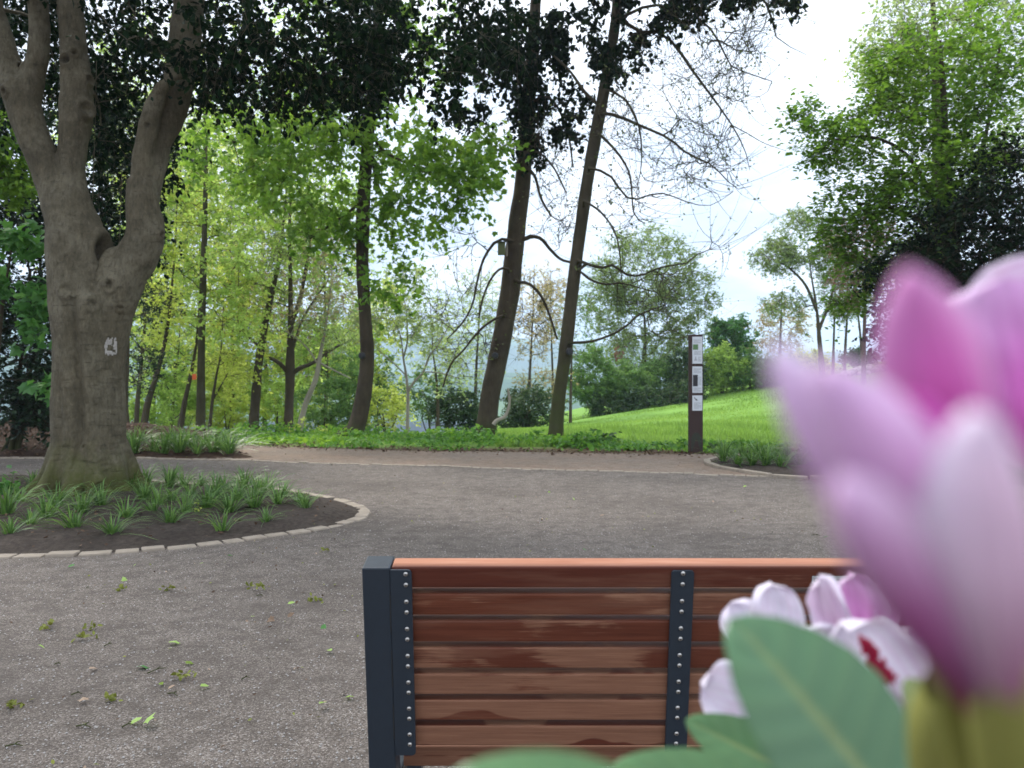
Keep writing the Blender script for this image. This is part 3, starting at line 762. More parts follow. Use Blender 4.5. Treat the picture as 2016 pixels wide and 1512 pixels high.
# ---- three slender leaning trees on the edge of the gravel
def tri_trees():
    up_maple = [((470, 290, 17.3), (1.4, 1.0, 1.2), 34), ((590, 330, 16.8), (1.1, 1.0, 1.2), 34), ((640, 250, 16.6), (1.0, .8, 1.2), 26), ((800, 290, 16.6), (1.1, .8, 1.2), 30), ((900, 345, 16.4), (.95, .8, 1.0), 26), ((960, 300, 16.6), (.6, .7, .8), 12),
                ((800, 430, 16.8), (.85, .5, .8), 16), ((640, 440, 17), (.8, .6, .9), 20), ((560, 190, 17.8), (1.8, .9, 1.4), 30), ((770, 555, 17), (.5, .5, .6), 7), ((760, 100, 18), (2.4, 1.2, 2), 34), ((700, -160, 17.5), (3.4, 1.5, 3), 50)]
    t1 = trunk_px([(690, 866, 66), (698, 850, 40), (712, 800, 33), (721, 740, 29), (723, 690, 27), (719, 620, 26), (714, 540, 26), (714, 450, 26), (719, 340, 25), (727, 245, 24), (736, 140, 22), (745, 20, 20), (752, -120, 17), (760, -300, 13)], 17.3, 44)
    e = [limb([(724, 250, 9), (735, 320, 8), (745, 370, 7), (757, 387, 5)], 17.2), limb([(712, 395, 7), (690, 415, 6), (655, 440, 5), (610, 470, 3)], 17.1), limb([(727, 255, 8), (760, 300, 6), (830, 330, 5), (900, 340, 3)], 16.8), limb([(732, 170, 10), (660, 190, 8), (560, 240, 6), (460, 280, 4)], 17.2)]
    o1 = tree('leaning_tree', 'slender tree with bent foot and bright lobed leaves, left of three leaning trees', 'tree', t1, up_maple, M['maple'], M['bark'],
         leaf=.125, nl=5, ntw=5, twl=.6, tpl=MAPLE, up=.2, lup=.35, hang=.35, droop=.4, extra=e, rtip=.0055, seed=11, along=2, skip=.5, group='three slender trees on the gravel edge')
    t2 = trunk_px([(954, 862, 50), (956, 845, 42), (967, 770, 38), (983, 695, 37), (997, 620, 36), (1006, 560, 36), (1015, 470, 35), (1024, 400, 33), (1030, 347, 31), (1038, 243, 27), (1047, 130, 24), (1055, 0, 21), (1064, -140, 17), (1070, -280, 12)], 17.8, 44)
    e = [limb([(1026, 474, 9), (1045, 466, 8), (1065, 470, 7), (1085, 493, 6), (1105, 511, 5.5), (1128, 517, 5)], 17.7), limb([(1022, 556, 7), (1040, 558, 6), (1062, 578, 6), (1078, 610, 5), (1090, 645, 4.5), (1097, 668, 3.5)], 17.4),
         limb([(1008, 474, 7), (985, 471, 6), (968, 484, 6), (950, 515, 5), (938, 560, 4.5), (930, 600, 4), (910, 636, 3.5), (880, 668, 2.5)], 17.6), limb([(1000, 530, 6), (985, 529, 5), (965, 552, 4.5), (950, 590, 4), (943, 625, 3)], 17.5),
         limb([(990, 622, 6), (970, 630, 5), (940, 655, 4.5), (912, 690, 4), (892, 710, 4), (880, 735, 4), (872, 762, 3)], 17.5), limb([(1040, 205, 7), (1075, 190, 6), (1100, 215, 5), (1120, 270, 4), (1128, 330, 3)], 17), limb([(1034, 300, 7), (1060, 300, 5), (1090, 330, 4), (1115, 380, 3)], 17.2),
         limb([(1032, 330, 8), (1052, 345, 6), (1065, 390, 5), (1085, 425, 4)], 17.3)]
    cl = [((900, 600, 17.4), (.5, .9, .6), 14), ((925, 690, 17.4), (.6, .4, .5), 9), ((1080, 300, 17), (.6, .9, .7), 24), ((1090, 430, 17.2), (.4, .7, .6), 16), ((900, 480, 17.5), (.7, .4, .6), 8), ((1050, 620, 17.3), (.35, .6, .5), 8), ((1030, -150, 17.5), (2, 1.3, 2), 24), ((980, 200, 17.2), (.8, 1.2, .8), 16)]
    tree('leaning_tree', 'thick leaning tree that carries the green nest box, middle of three', 'tree', t2, cl, M['bud'], M['bark'],
         leaf=.06, nl=2, ntw=3, twl=.85, up=-.1, lup=.2, hang=.0, droop=.1, extra=e, rtip=.0075, twr=.0066, twk=7, seed=12, along=2, skip=.35, group='three slender trees on the gravel edge', tdroop=-.35, twspread=.75, wob=.08)
    t3 = trunk_px([(1092, 876, 36), (1094, 860, 31), (1099, 797, 27), (1113, 693, 26), (1125, 589, 25), (1143, 450, 24.5), (1158, 347, 24), (1174, 260, 23.5), (1190, 174, 23), (1208, 69, 21), (1216, 0, 20), (1228, -130, 17), (1240, -280, 12)], 16.2, 44)
    e = [limb([(1138, 512, 7), (1165, 523, 6.5), (1190, 527, 6), (1208, 522, 5.5), (1232, 540, 5), (1262, 542, 4.5), (1300, 527, 4), (1352, 518, 2.5)], 16), limb([(1140, 532, 6), (1165, 552, 5), (1195, 560, 4), (1225, 558, 3), (1290, 575, 2)], 16), limb([(1120, 675, 6), (1165, 672, 5), (1210, 656, 4.5), (1240, 636, 4), (1258, 620, 3.5), (1310, 600, 2)], 16),
         limb([(1180, 222, 8), (1215, 228, 7), (1255, 245, 6), (1316, 272, 5), (1350, 300, 4.5), (1400, 324, 3), (1428, 352, 2.4), (1452, 372, 1.6), (1480, 366, 1)], 15.8), limb([(1215, 20, 9), (1250, 60, 8), (1310, 70, 6.5), (1370, 148, 5.5), (1416, 210, 4), (1448, 258, 3), (1468, 300, 2), (1476, 335, 1)], 15.6), limb([(1440, 246, 2.4), (1470, 262, 2), (1505, 282, 1.6), (1548, 297, 1)], 15.6),
         limb([(1178, 262, 6), (1215, 300, 5), (1240, 345, 4), (1248, 420, 3), (1270, 440, 2)], 15.9), limb([(1192, 176, 6), (1230, 195, 5), (1258, 250, 4), (1263, 320, 2.4), (1254, 380, 1.5), (1262, 420, 1)], 15.6), limb([(1176, 205, 8), (1150, 180, 7), (1122, 140, 5), (1090, 110, 4)], 16.1),
         limb([(1212, 40, 7), (1290, 10, 6), (1380, 40, 5), (1420, 90, 4), (1440, 130, 3), (1520, 160, 2)], 15.4), limb([(1216, -20, 9), (1330, -60, 7), (1470, -30, 6), (1515, 20, 5), (1524, 66, 3), (1548, 88, 2), (1588, 108, 1)], 15.2), limb([(1160, 330, 6), (1200, 345, 5), (1240, 392, 4), (1300, 380, 3), (1360, 400, 2), (1400, 404, 1.4), (1440, 380, 1)], 15.7), limb([(1150, 395, 5), (1185, 420, 4), (1215, 470, 3), (1225, 560, 2)], 15.9)]
    cl = [((1330, 130, 15.6), (1.6, .9, 1.3), 66), ((1440, 130, 15.4), (.9, .9, 1.0), 34), ((1340, 280, 15.7), (1.2, .7, 1.0), 42), ((1400, 340, 15.7), (.7, .45, .7), 22), ((1240, 400, 15.8), (.6, .7, .7), 24), ((1270, 560, 16), (.9, .5, .7), 30), ((1310, 640, 16), (.8, .4, .6), 14), ((1400, -180, 15.5), (2.6, 1.5, 2.2), 50), ((1220, 250, 15.6), (.6, .8, .8), 24), ((1500, 30, 15.2), (.6, .6, .8), 24), ((1410, 480, 15.8), (.35, .25, .4), 6)]
    tree('leaning_tree', 'slim straight leaning tree with long drooping bare twigs, right of three beside the meadow', 'tree', t3, cl, M['bud'], M['bark_mossy'],
         leaf=.06, nl=2, ntw=2, twl=1.15, up=-.15, lup=.1, hang=.0, droop=.1, extra=e, rtip=.0078, twr=.0068, twk=7, seed=13, along=1, skip=.35, group='three slender trees on the gravel edge', tdroop=-.3, twspread=.5, wob=.08)
tri_trees()

def ivy(label, clouds, n, size, seed, stems):
    rs = np.random.default_rng(seed); o = thing('ivy', P(*stems[0][0][:2], stems[0][0][2]), label, 'ivy', 'ivy hanging in the slender trees')
    g = Geo(); st = []
    for s in stems:
        q = spline([P(a, b, c) for a, b, c in s], 20); v, f = tubes(q[None], np.linspace(.018, .006, 20)[None], 5); g.add(v, f); st.append(q)
    st = np.vstack(st); pts = ell(clouds, rs)
    tr = np.c_[st[:20], np.full(20, .015)]
    ch, tips, td, nodes, nr = grow(tr, pts, seg=.3, up=0, droop=.6, skip=0, rtip=.0035, rs=rs); add_chains(g, ch, 4)
    s2 = np.repeat(tips, 4, 0); d2 = np.repeat(td, 4, 0)
    tw = twigs(g, s2, d2, .35, .003, 4, .7, 3, rs); wi = np.repeat(np.arange(len(tw)), n); t = rs.uniform(.1, 1, len(wi)) * 3; i0 = np.minimum(t.astype(int), 2); fr = (t - i0)[:, None]
    pos = tw[wi, i0] * (1 - fr) + tw[wi, i0 + 1] * fr + rs.normal(size=(len(wi), 3)) * .05
    lg = Geo(); leaves(lg, pos, size, IVY, .2, .7, rs)
    g.build('stem', M['bark'], o, smooth=True); lg.build('foliage', M['ivy'], o)
ivy('dark ivy mass wrapped round the top of the bent-footed tree', [((735, 40, 16.6), (.75, .9, .6), 40), ((735, 165, 16.7), (.40, .42, .5), 17), ((760, -120, 16.8), (1.2, 1.0, .9), 40)], 9, .12, 41, [[(728, 250, 17.1), (738, 120, 17.1), (748, 0, 17.1), (752, -100, 17.2)]])
ivy('dark ivy hanging in ragged sprays on the nest box tree', [((1020, 80, 16.8), (1.1, .8, .8), 60), ((1040, 190, 17.2), (.38, .62, .45), 26), ((950, 130, 16.6), (.8, .6, .6), 22), ((930, 215, 16.6), (.4, .22, .5), 8), ((1130, 220, 16.8), (.28, .5, .4), 9), ((1120, 80, 16.6), (.7, .6, .6), 26), ((1100, 265, 16.9), (.25, .15, .3), 6), ((1030, -140, 17), (1.6, .9, 1), 50), ((1045, 280, 17.4), (.25, .3, .25), 10)], 9, .12, 42, [[(1032, 330, 17.55), (1040, 200, 17.5), (1050, 60, 17.5), (1060, -100, 17.6)]])
ivy('dark ivy sprays around the top of the slim tree by the meadow', [((1250, 20, 15.6), (.9, .55, .7), 32), ((1340, 5, 15.4), (.6, .3, .6), 15), ((1210, 110, 15.8), (.5, .4, .4), 12), ((1240, -120, 15.8), (1.4, .7, 1), 36), ((1430, -10, 15.2), (.6, .25, .5), 12), ((1540, -8, 15), (.3, .15, .3), 5)], 9, .115, 43, [[(1188, 150, 16.0), (1206, 60, 15.95), (1222, -40, 15.95), (1230, -120, 16)]])

# ---- things fixed to the slender trees
def nest_box():
    o = thing('nest_box', P(988, 503, 17.6), 'small green wooden nest box on the left side of the middle tree', 'nest box')
    g = Geo(); box_geo(g, P(987.5, 489, 17.55), .085, .08, .145, None, .008); g.build('body', M['nest'], o)
    g = Geo(); a = R(9); box_geo(g, P(988, 476, 17.53), .10, .11, .012, [[1, 0, 0], [0, math.cos(a), math.sin(a)], [0, -math.sin(a), math.cos(a)]], .004); g.build('roof', M['nest_dark'], o)
    g = Geo(); box_geo(g, P(998.5, 490, 17.66), .018, .012, .17, None, .003); g.build('backboard', M['bark_pale'], o)
nest_box()
for px, py, Y, tl in ((712, 700, 17.02, 'the bent-footed tree'), (974.5, 700, 17.42, 'the tree with the nest box'), (1121.5, 692, 15.95, 'the slim tree nearest the meadow')):
    g = Geo(); b = bmesh.new()
    bmesh.ops.create_cone(b, cap_ends=True, segments=28, radius1=.078, radius2=.070, depth=.07)
    bmesh.ops.bevel(b, geom=[e for e in b.edges if len(e.link_faces) == 2 and abs(e.calc_face_angle(0)) > .8], offset=.012, segments=2, affect='EDGES')
    bm_geo(g, b, P(px, py, Y), [[1, 0, 0], [0, 0, 1], [0, -1, 0]])
    b = bmesh.new(); bmesh.ops.create_cone(b, cap_ends=True, segments=24, radius1=.05, radius2=.045, depth=.012)
    bm_geo(g, b, P(px, py, Y) + [0, -.040, 0], [[1, 0, 0], [0, 0, 1], [0, -1, 0]])
    b = bmesh.new(); bmesh.ops.create_cone(b, cap_ends=True, segments=12, radius1=.02, radius2=.02, depth=.16)
    bm_geo(g, b, P(px, py, Y) + [0, .09, 0], [[1, 0, 0], [0, 0, 1], [0, -1, 0]])
    o = g.build('round_marker', M['rubber'], org=tuple(P(px, py, Y)), smooth=False)
    tag(o, 'small round black disc fixed to the trunk of ' + tl, 'marker disc', 'black discs on the trunks')

# dead branch leaning at the foot of the middle tree, dried leaf cluster caught in a twig
g = Geo()
for pth, w in (([(972, 836), (978, 828), (992, 822), (1000, 808), (1003, 790), (1000, 765)], 9), ([(992, 822), (985, 826), (975, 829)], 5), ([(1002, 800), (1006, 780)], 3)):
    q = spline([[*P(a, b, 17.3), w / 2 / F * 17.3 * (1 - .6 * i / len(pth))] for i, (a, b) in enumerate(pth)], 14); v, f = tubes(q[None, :, :3], q[None, :, 3], 7); g.add(v, f)
tag(g.build('dead_branch', M['bark_pale'], org=tuple(P(972, 836, 17.3)), smooth=True), 'pale crooked dead branch leaning at the foot of the nest box tree', 'branch')
g = Geo(); rs = np.random.default_rng(4)
leaves(g, P(1216, 690, 15.9) + rs.normal(size=(16, 3)) * [.05, .05, .09], .10, OVAL, 0, .8, rs)
q = spline([P(1216, 680, 15.9), P(1214, 668, 15.95), P(1210, 657, 16)], 6); v, f = tubes(q[None], np.full((1, 6), .004), 4); g.add(v, f)
tag(g.build('dried_leaves', M['copper'], org=tuple(P(1216, 690, 15.9))), 'hanging cluster of red-brown dead leaves below a twig of the slim tree', 'dead leaves')

# ---- woodland on the left
def gz(px, Y): return float(H((px - CX) / F * Y, Y))
def pole(px_pts, Y, top=None):
    """trunk whose foot stands on the terrain"""
    x0 = px_pts[0]; zz = gz(x0[0], Y); py = CY - (zz - .15 - CAMH) * F / Y
    pts = [(x0[0], py, x0[2])] + [p for p in px_pts if p[1] < py - 12]
    m = len(pts) - 1; pts = [(p[0], p[1], p[2] * (1 - .55 * (i / m) ** 1.5)) for i, p in enumerate(pts)]
    return trunk_px(pts, Y, 36)
W = 'trees of the wood behind the gravel'
def wood(name, label, pts, Y, clouds, leafm, bark, leaf, nl, seed, group=W, **k):
    kw = dict(ntw=5, twl=.8, up=.5, droop=.1, rtip=.007, twr=.005, along=2, skip=.3, S=8, hang=.2, seg=.5, tpl=SPRIG)
    kw.update(k)
    leaf = leaf * (.85 if Y < 30 else .9); kw['rtip'] *= 1.15; clouds = [(a, b, int(n * (1.0 if Y < 30 else 1.15)) + 1) for a, b, n in clouds]
    return tree(name, label, 'tree', pole(pts, Y), [((a, b, Y + d), s, n) for (a, b, d), s, n in clouds], leafm, bark, leaf=leaf, nl=nl, seed=seed, group=group, **kw)

wood('woodland_tree', 'straight dark-trunked tree with an orange tag, in the wood right of the forked tree', [(395, 860, 21), (396, 760, 18), (397, 650, 17), (402, 480, 15), (405, 330, 13), (402, 150, 10), (400, 0, 7)], 23,
     [((400, 300, 0), (2.0, 2.6, 1.8), 40), ((420, 520, 0), (1.4, 1.3, 1.4), 24), ((330, 420, .5), (1.0, 1.6, 1.2), 20), ((470, 420, 0), (1.0, 1.4, 1.2), 20), ((400, 60, 0), (2.4, 2.2, 2), 24), ((440, 640, -.5), (1.0, .5, .8), 10)], M['spring'], M['bark_green'], .15, 4, 51)
wood('woodland_tree', 'tree with a slightly leaning brown trunk, between the orange-tagged tree and the low fork', [(497, 866, 20), (502, 800, 19), (511, 700, 17), (530, 600, 15), (548, 520, 11), (560, 420, 8), (570, 280, 5)], 25,
     [((545, 520, 0), (1.7, 1.5, 1.5), 44), ((560, 360, 0), (1.9, 2.0, 1.6), 44), ((490, 600, 0), (1.3, .9, 1.2), 20), ((600, 640, .5), (1.0, .7, 1), 14)], M['spring'], M['bark_far'], .12, 3, 52, up=.1)
wood('woodland_tree', 'dark tree with a low spreading fork, beside the pale leaning stem', [(566, 862, 20), (569, 800, 19), (571, 735, 20), (572, 650, 15), (572, 560, 12), (570, 450, 9), (575, 330, 6), (580, 200, 4)], 25,
     [((600, 520, 0), (1.8, 1.8, 1.5), 48), ((570, 330, .5), (2.2, 2.0, 1.6), 40), ((650, 640, -.4), (1.1, .7, 1), 18), ((500, 480, 0), (1.3, 1.4, 1.2), 22)], M['spring_pale'], M['bark_far'], .11, 3, 53,
     extra=[limb([(571, 738, 11), (590, 725, 9), (615, 715, 7), (650, 690, 5), (690, 670, 3)], 25), limb([(571, 738, 10), (550, 715, 8), (525, 700, 6), (500, 672, 5), (470, 650, 3)], 25), limb([(573, 640, 10), (590, 590, 8), (602, 530, 7), (615, 450, 4)], 25), limb([(572, 700, 7), (585, 660, 6), (600, 620, 5), (640, 560, 3)], 25)])
wood('woodland_tree', 'pale whitish stem leaning right out of the low scrub, left of the bent-footed tree', [(588, 858, 14), (600, 800, 12), (622, 745, 11), (632, 690, 9), (640, 650, 7), (650, 580, 5), (655, 520, 4), (668, 440, 2)], 24,
     [((655, 480, 0), (.9, 1.1, .9), 22), ((620, 610, 0), (.9, .6, .8), 12), ((690, 580, 0), (.6, .8, .8), 12)], M['bronze'], M['bark_pale'], .09, 3, 54, extra=[limb([(628, 720, 4), (600, 680, 3), (560, 650, 2)], 24), limb([(630, 715, 4), (660, 730, 3), (690, 745, 2)], 24)])
wood('woodland_tree', 'thin grey trunk leaning right beside the orange-tagged tree', [(354, 856, 14), (362, 800, 12), (375, 740, 10), (386, 680, 8), (392, 600, 6), (398, 500, 4)], 26, [((385, 580, 0), (1.3, 1.2, 1.1), 26), ((330, 640, 0), (.9, .8, .8), 16), ((420, 700, 0), (.9, .6, .8), 12)], M['spring_yellow'], M['bark_far'], .12, 4, 55)
wood('woodland_tree', 'orange-brown trunk leaning right, close behind the forked tree', [(281, 850, 16), (292, 790, 14), (308, 740, 12), (325, 670, 11), (335, 600, 9), (345, 480, 6), (350, 360, 4)], 24, [((340, 450, 0), (1.3, 1.6, 1.2), 34), ((300, 600, 0), (.9, .9, .8), 18), ((290, 330, 0), (1.0, 1.2, 1), 18)], M['spring_yellow'], M['bark_far'], .13, 4, 56)
wood('woodland_tree', 'slim upright trunk between the forked tree and the orange-brown leaning one', [(268, 850, 12), (271, 790, 10), (278, 720, 9), (285, 640, 7), (290, 540, 5), (300, 400, 3)], 27, [((295, 520, 0), (1.2, 1.6, 1.1), 30), ((270, 680, 0), (.7, .8, .7), 14)], M['spring'], M['bark_far'], .13, 4, 57)
wood('woodland_tree', 'stout pale stump-like trunk half hidden behind the forked tree', [(244, 858, 24), (243, 800, 21), (246, 740, 19), (250, 660, 16), (252, 560, 12), (255, 430, 7)], 21, [((265, 560, .5), (.9, 1.4, .9), 22), ((270, 720, .5), (.5, .6, .5), 10)], M['dark_shrub'], M['bark_far'], .10, 5, 58)
wood('woodland_tree', 'short dark stem between the orange-brown trunk and the thin grey trunk', [(336, 856, 9), (340, 800, 8), (345, 740, 7), (352, 680, 5), (356, 600, 3)], 30, [((350, 650, 0), (1.3, 1.4, 1.1), 30), ((320, 740, 0), (.8, .6, .7), 12)], M['spring'], M['bark_far'], .14, 4, 59)
wood('woodland_tree', 'forked thin stem just right of the orange-tagged trunk', [(412, 856, 8), (418, 790, 7), (426, 740, 6), (435, 690, 5), (440, 600, 3)], 24, [((450, 600, 0), (1.0, 1.0, .9), 20), ((450, 720, 0), (.9, .5, .7), 14)], M['spring_yellow'], M['bark_far'], .12, 4, 60, extra=[limb([(420, 785, 4), (432, 765, 3), (448, 735, 2)], 24)])
# taller trees closing the view further back, seen as light crowns
for i, (px, Y, w, lab, lm, cl) in enumerate([
    (300, 36, 12, 'tall pale-crowned tree far back in the wood behind the forked tree', 'spring_pale', [((300, 350, 0), (3.0, 4.5, 2.5), 70), ((280, 600, 0), (2.4, 2.4, 2), 36)]),
    (455, 38, 12, 'tall yellow-green tree far back between the orange-tagged trunk and the leaning brown one', 'spring_yellow', [((450, 420, 0), (3.0, 4.5, 2.5), 70), ((470, 680, 0), (2.6, 2.0, 2), 40)]),
    (640, 36, 10, 'light green tree far back behind the pale leaning stem', 'spring', [((640, 470, 0), (2.2, 3.2, 2), 50), ((650, 690, 0), (2.2, 1.6, 2), 36)]),
    (520, 42, 10, 'airy bronze-tinted tree far back behind the low fork', 'bronze', [((530, 560, 0), (3.2, 3.2, 2.4), 44), ((600, 700, 0), (2.0, 1.4, 1.8), 24)]),
    (720, 40, 8, 'small yellow-green tree far back behind the bent-footed trunk', 'spring_yellow', [((700, 700, 0), (1.6, 2.2, 1.6), 36), ((745, 620, 0), (1.1, 1.8, 1.2), 20), ((740, 790, 0), (1.4, 1.0, 1.2), 20)]),
    (200, 34, 12, 'tall light green tree far behind the forked limbs', 'spring', [((200, 300, 0), (3.0, 5, 2.5), 60), ((215, 560, 0), (2.0, 2.5, 2), 30)]),
    (395, 46, 11, 'broad pale tree at the very back of the wood behind the orange-tagged trunk', 'spring_pale', [((395, 600, 0), (5.0, 4.5, 3), 80), ((400, 330, 0), (4.0, 4.5, 3), 60)])]):
    wood('woodland_tree', lab, [(px, 850, w), (px + 3, 700, w * .8), (px - 2, 500, w * .55), (px + 2, 300, w * .3)], Y, cl, M[lm], M['bark_far'], .20, 5, 70 + i, seg=.8, twl=1.2, twr=.006, rtip=.009)

def bush(name, label, px, Y, clouds, lm, leaf, nl, seed, group=None, cat='shrub', tpl=SPRIG, bark='bark_far', ntw=7, twl=.5, stems=4, **k):
    rs = np.random.default_rng(seed); x = (px - CX) / F * Y; z0 = float(H(x, Y)); o = thing(name, (x, Y, z0 - .05), label, cat, group)
    base = np.array([x, Y, z0 - .1]); pts = ell([((a, b, Y + d), s, n) for (a, b, d), s, n in clouds], rs)
    pts = pts[pts[:, 2] > H(pts[:, 0], pts[:, 1]) + .03]
    ctr = pts.mean(0); g = Geo()
    tr = spline([[*base, .05 + .02 * leaf], [*(base * .6 + ctr * .4), .035], [*(base * .2 + ctr * .8), .02]], 10)
    ex = [spline([[*(base + rs.normal(size=3) * [.15, .15, 0]), .03], [*(base * .55 + ctr * .45 + rs.normal(size=3) * .25), .024], [*(pts[rs.integers(len(pts))] * .8 + base * .2), .012]], 8) for _ in range(stems)]
    v, f = tubes(tr[None, :, :3], tr[None, :, 3], 7); g.add(v, f)
    ch, tips, td, nodes, nr = grow(tr, pts, seg=.3, up=.2, droop=.1, skip=.1, rtip=.005, extra=ex, rs=rs); add_chains(g, ch, 5)
    tw = twigs(g, np.repeat(tips, ntw, 0), np.repeat(td, ntw, 0), twl, .004, 4, .3, 3, rs)
    wi = np.repeat(np.arange(len(tw)), nl); t = rs.uniform(.1, 1, len(wi)) * 3; i0 = np.minimum(t.astype(int), 2); fr = (t - i0)[:, None]
    pos = tw[wi, i0] * (1 - fr) + tw[wi, i0 + 1] * fr + rs.normal(size=(len(wi), 3)) * leaf * .4
    tint = np.clip(rs.uniform(.1, .9, len(wi)) + .25 * vnoise(pos * 1.4, seed), 0, 1)
    lg = Geo(); leaves(lg, pos, leaf, tpl, k.get('lup', .5), k.get('hang', .2), rs, tint)
    g.build('stem', M[bark], o, smooth=True); lg.build('foliage', M[lm], o)
    return o
U = 'undergrowth shrubs in the wood'
bush('shrub', 'fresh green shrub under the orange-tagged tree', 330, 29, [((330, 800, 0), (1.5, .8, 1), 34)], 'spring', .13, 5, 81, U)
bush('shrub', 'yellow-green shrub between the orange-tagged trunk and the leaning brown trunk', 450, 31, [((450, 800, 0), (1.5, .9, 1), 36), ((440, 740, 0), (1.2, .6, .9), 16)], 'spring_yellow', .13, 5, 82, U)
bush('shrub', 'green shrub filling the gap behind the low-forked tree', 545, 32, [((545, 790, 0), (1.5, 1.0, 1), 36)], 'spring', .13, 5, 83, U)
bush('shrub', 'bushy green shrub left of the bent-footed trunk', 640, 30, [((640, 790, 0), (1.4, 1.0, 1), 40), ((670, 730, 0), (.8, .8, .8), 16)], 'hedge', .12, 5, 84, U)
bush('shrub', 'low lime-green bramble at the foot of the pale leaning stem', 600, 19.5, [((598, 862, 0), (.6, .16, .5), 24)], 'spring_yellow', .10, 5, 85, U)
bush('shrub', 'light shrub right of the bent-footed trunk, below the blue hills', 762, 30, [((755, 805, 0), (.9, .9, .8), 26)], 'spring_yellow', .12, 4, 86, U)
bush('thicket', 'dark green thicket left of the nest box tree at the meadow corner', 885, 30, [((890, 800, 0), (.9, .75, .8), 40), ((930, 815, 0), (.6, .6, .7), 22)], 'hedge_dark', .11, 6, 87, 'dark thickets at the meadow corner')
bush('thicket', 'dark green thicket right of the nest box tree at the meadow corner', 1045, 31, [((1045, 800, 0), (1.2, .8, .9), 48), ((1010, 825, 0), (.8, .4, .6), 20)], 'hedge_dark', .11, 6, 88, 'dark thickets at the meadow corner')
for k_, (px_, Y_, lm_, lab_) in enumerate([(300, 37, 'spring', 'broad light green shrub at the back of the wood nearest the forked tree'), (395, 40, 'spring_yellow', 'broad yellow-green shrub at the back of the wood directly behind the orange-tagged trunk'), (490, 38, 'spring', 'broad light green shrub at the back of the wood behind the leaning brown trunk'), (580, 41, 'spring_yellow', 'broad yellow-green shrub at the back of the wood behind the low fork'), (690, 39, 'hedge', 'broad grey-green shrub at the back of the wood behind the bent-footed trunk')]):
    bush('shrub', lab_, px_, Y_, [((px_, 790, 0), (2.0, 1.4, 1.2), 44), ((px_ + 20, 730, .3), (1.8, 1.3, 1), 30)], lm_, .15, 5, 180 + k_, U, twl=.7)
bush('shrub', 'grey-green bushes under the blue hills, between the two left leaning trees', 850, 36, [((840, 770, 0), (1.2, 1.2, 1), 30)], 'hedge', .13, 4, 89, U)

# young and thin trees in the gap with the view
Wg = 'thin young trees in the view gap'
wood('young_tree', 'young pale-stemmed tree with a low fork, below the blue hills', [(802, 846, 8), (803, 810, 7.5), (803, 772, 7), (799, 735, 6), (794, 705, 5), (788, 660, 4), (770, 625, 2.5), (750, 590, 2)], 20,
     [((770, 620, 0), (.8, .7, .6), 18), ((840, 650, 0), (.6, .6, .6), 14), ((800, 560, 0), (.7, .4, .6), 9), ((730, 650, 0), (.5, .5, .5), 9)], M['spring_pale'], M['bark_pale'], .10, 4, 91, Wg,
     extra=[limb([(803, 772, 6), (815, 752, 5), (832, 735, 4.5), (846, 700, 4), (862, 680, 3), (885, 640, 2)], 20), limb([(794, 705, 4), (802, 670, 3), (800, 610, 2)], 20), limb([(840, 732, 3), (870, 735, 2.5), (905, 745, 1.5)], 20), limb([(800, 740, 3), (775, 715, 2.5), (745, 690, 1.5)], 20)])
wood('young_tree', 'thin dark sapling behind the pale forked young tree', [(862, 846, 7), (862, 790, 6), (858, 735, 5), (852, 690, 4), (850, 640, 3), (846, 590, 2)], 27, [((855, 640, 0), (.9, 1.1, .8), 24), ((890, 730, 0), (.7, .6, .7), 14)], M['spring_pale'], M['bark_far'], .11, 3, 92, Wg)
wood('young_tree', 'slender bronze-leaved tree between the two right leaning trunks', [(1040, 840, 8), (1042, 760, 7), (1046, 680, 5), (1050, 600, 4), (1052, 520, 2)], 36, [((1050, 620, 0), (1.2, 2.2, 1.1), 50), ((1060, 760, 0), (1.2, .8, 1), 20)], M['bronze'], M['bark_far'], .12, 3, 93, Wg)
wood('young_tree', 'slender grey-green tree just left of the nest box tree', [(935, 836, 8), (937, 740, 6), (942, 650, 5), (946, 560, 3), (950, 510, 2)], 38, [((940, 610, 0), (1.3, 2.2, 1.1), 50), ((920, 720, 0), (1.3, 1.0, 1), 26)], M['spring_pale'], M['bark_far'], .12, 3, 94, Wg)
wood('young_tree', 'tall thin bronze tree just behind the slim tree by the meadow', [(1090, 830, 7), (1088, 740, 6), (1085, 640, 4), (1084, 540, 2)], 40, [((1085, 620, 0), (1.1, 2.5, 1.1), 44)], M['bronze'], M['bark_far'], .12, 3, 95, Wg)
wood('young_tree', 'thin upright trunk at the meadow edge right of the slim leaning tree', [(1123, 822, 7), (1124, 760, 6), (1126, 690, 5), (1130, 600, 3)], 38, [((1130, 640, 0), (.9, 1.6, .9), 24)], M['hedge'], M['bark_far'], .11, 3, 96, Wg)

# ---- beyond the meadow
Hm = 'trees and hedge beyond the meadow'
wood('hedge_tree', 'large round-crowned pale tree beyond the meadow, left of the info post', [(1265, 800, 14), (1268, 720, 11), (1270, 650, 8), (1266, 600, 5)], 50,
     [((1275, 545, 0), (3.5, 3.3, 3), 150), ((1345, 590, 0), (2.4, 2.3, 2), 70), ((1200, 590, 0), (1.8, 2.6, 2), 60), ((1270, 690, 0), (3.6, 1.8, 2.5), 110)], M['willow'], M['bark_far'], .17, 4, 101, Hm, seg=.7, twl=.9, rtip=.013, twr=.009, up=.15)
wood('hedge_tree', 'dense dark green round tree right behind the info post', [(1445, 760, 12), (1445, 700, 10), (1446, 650, 6)], 54, [((1445, 660, 0), (1.7, 1.5, 1.4), 60), ((1440, 720, 0), (1.6, 1.0, 1.4), 30)], M['dense'], M['bark_far'], .20, 8, 102, Hm, seg=.7, twl=.6, rtip=.01)
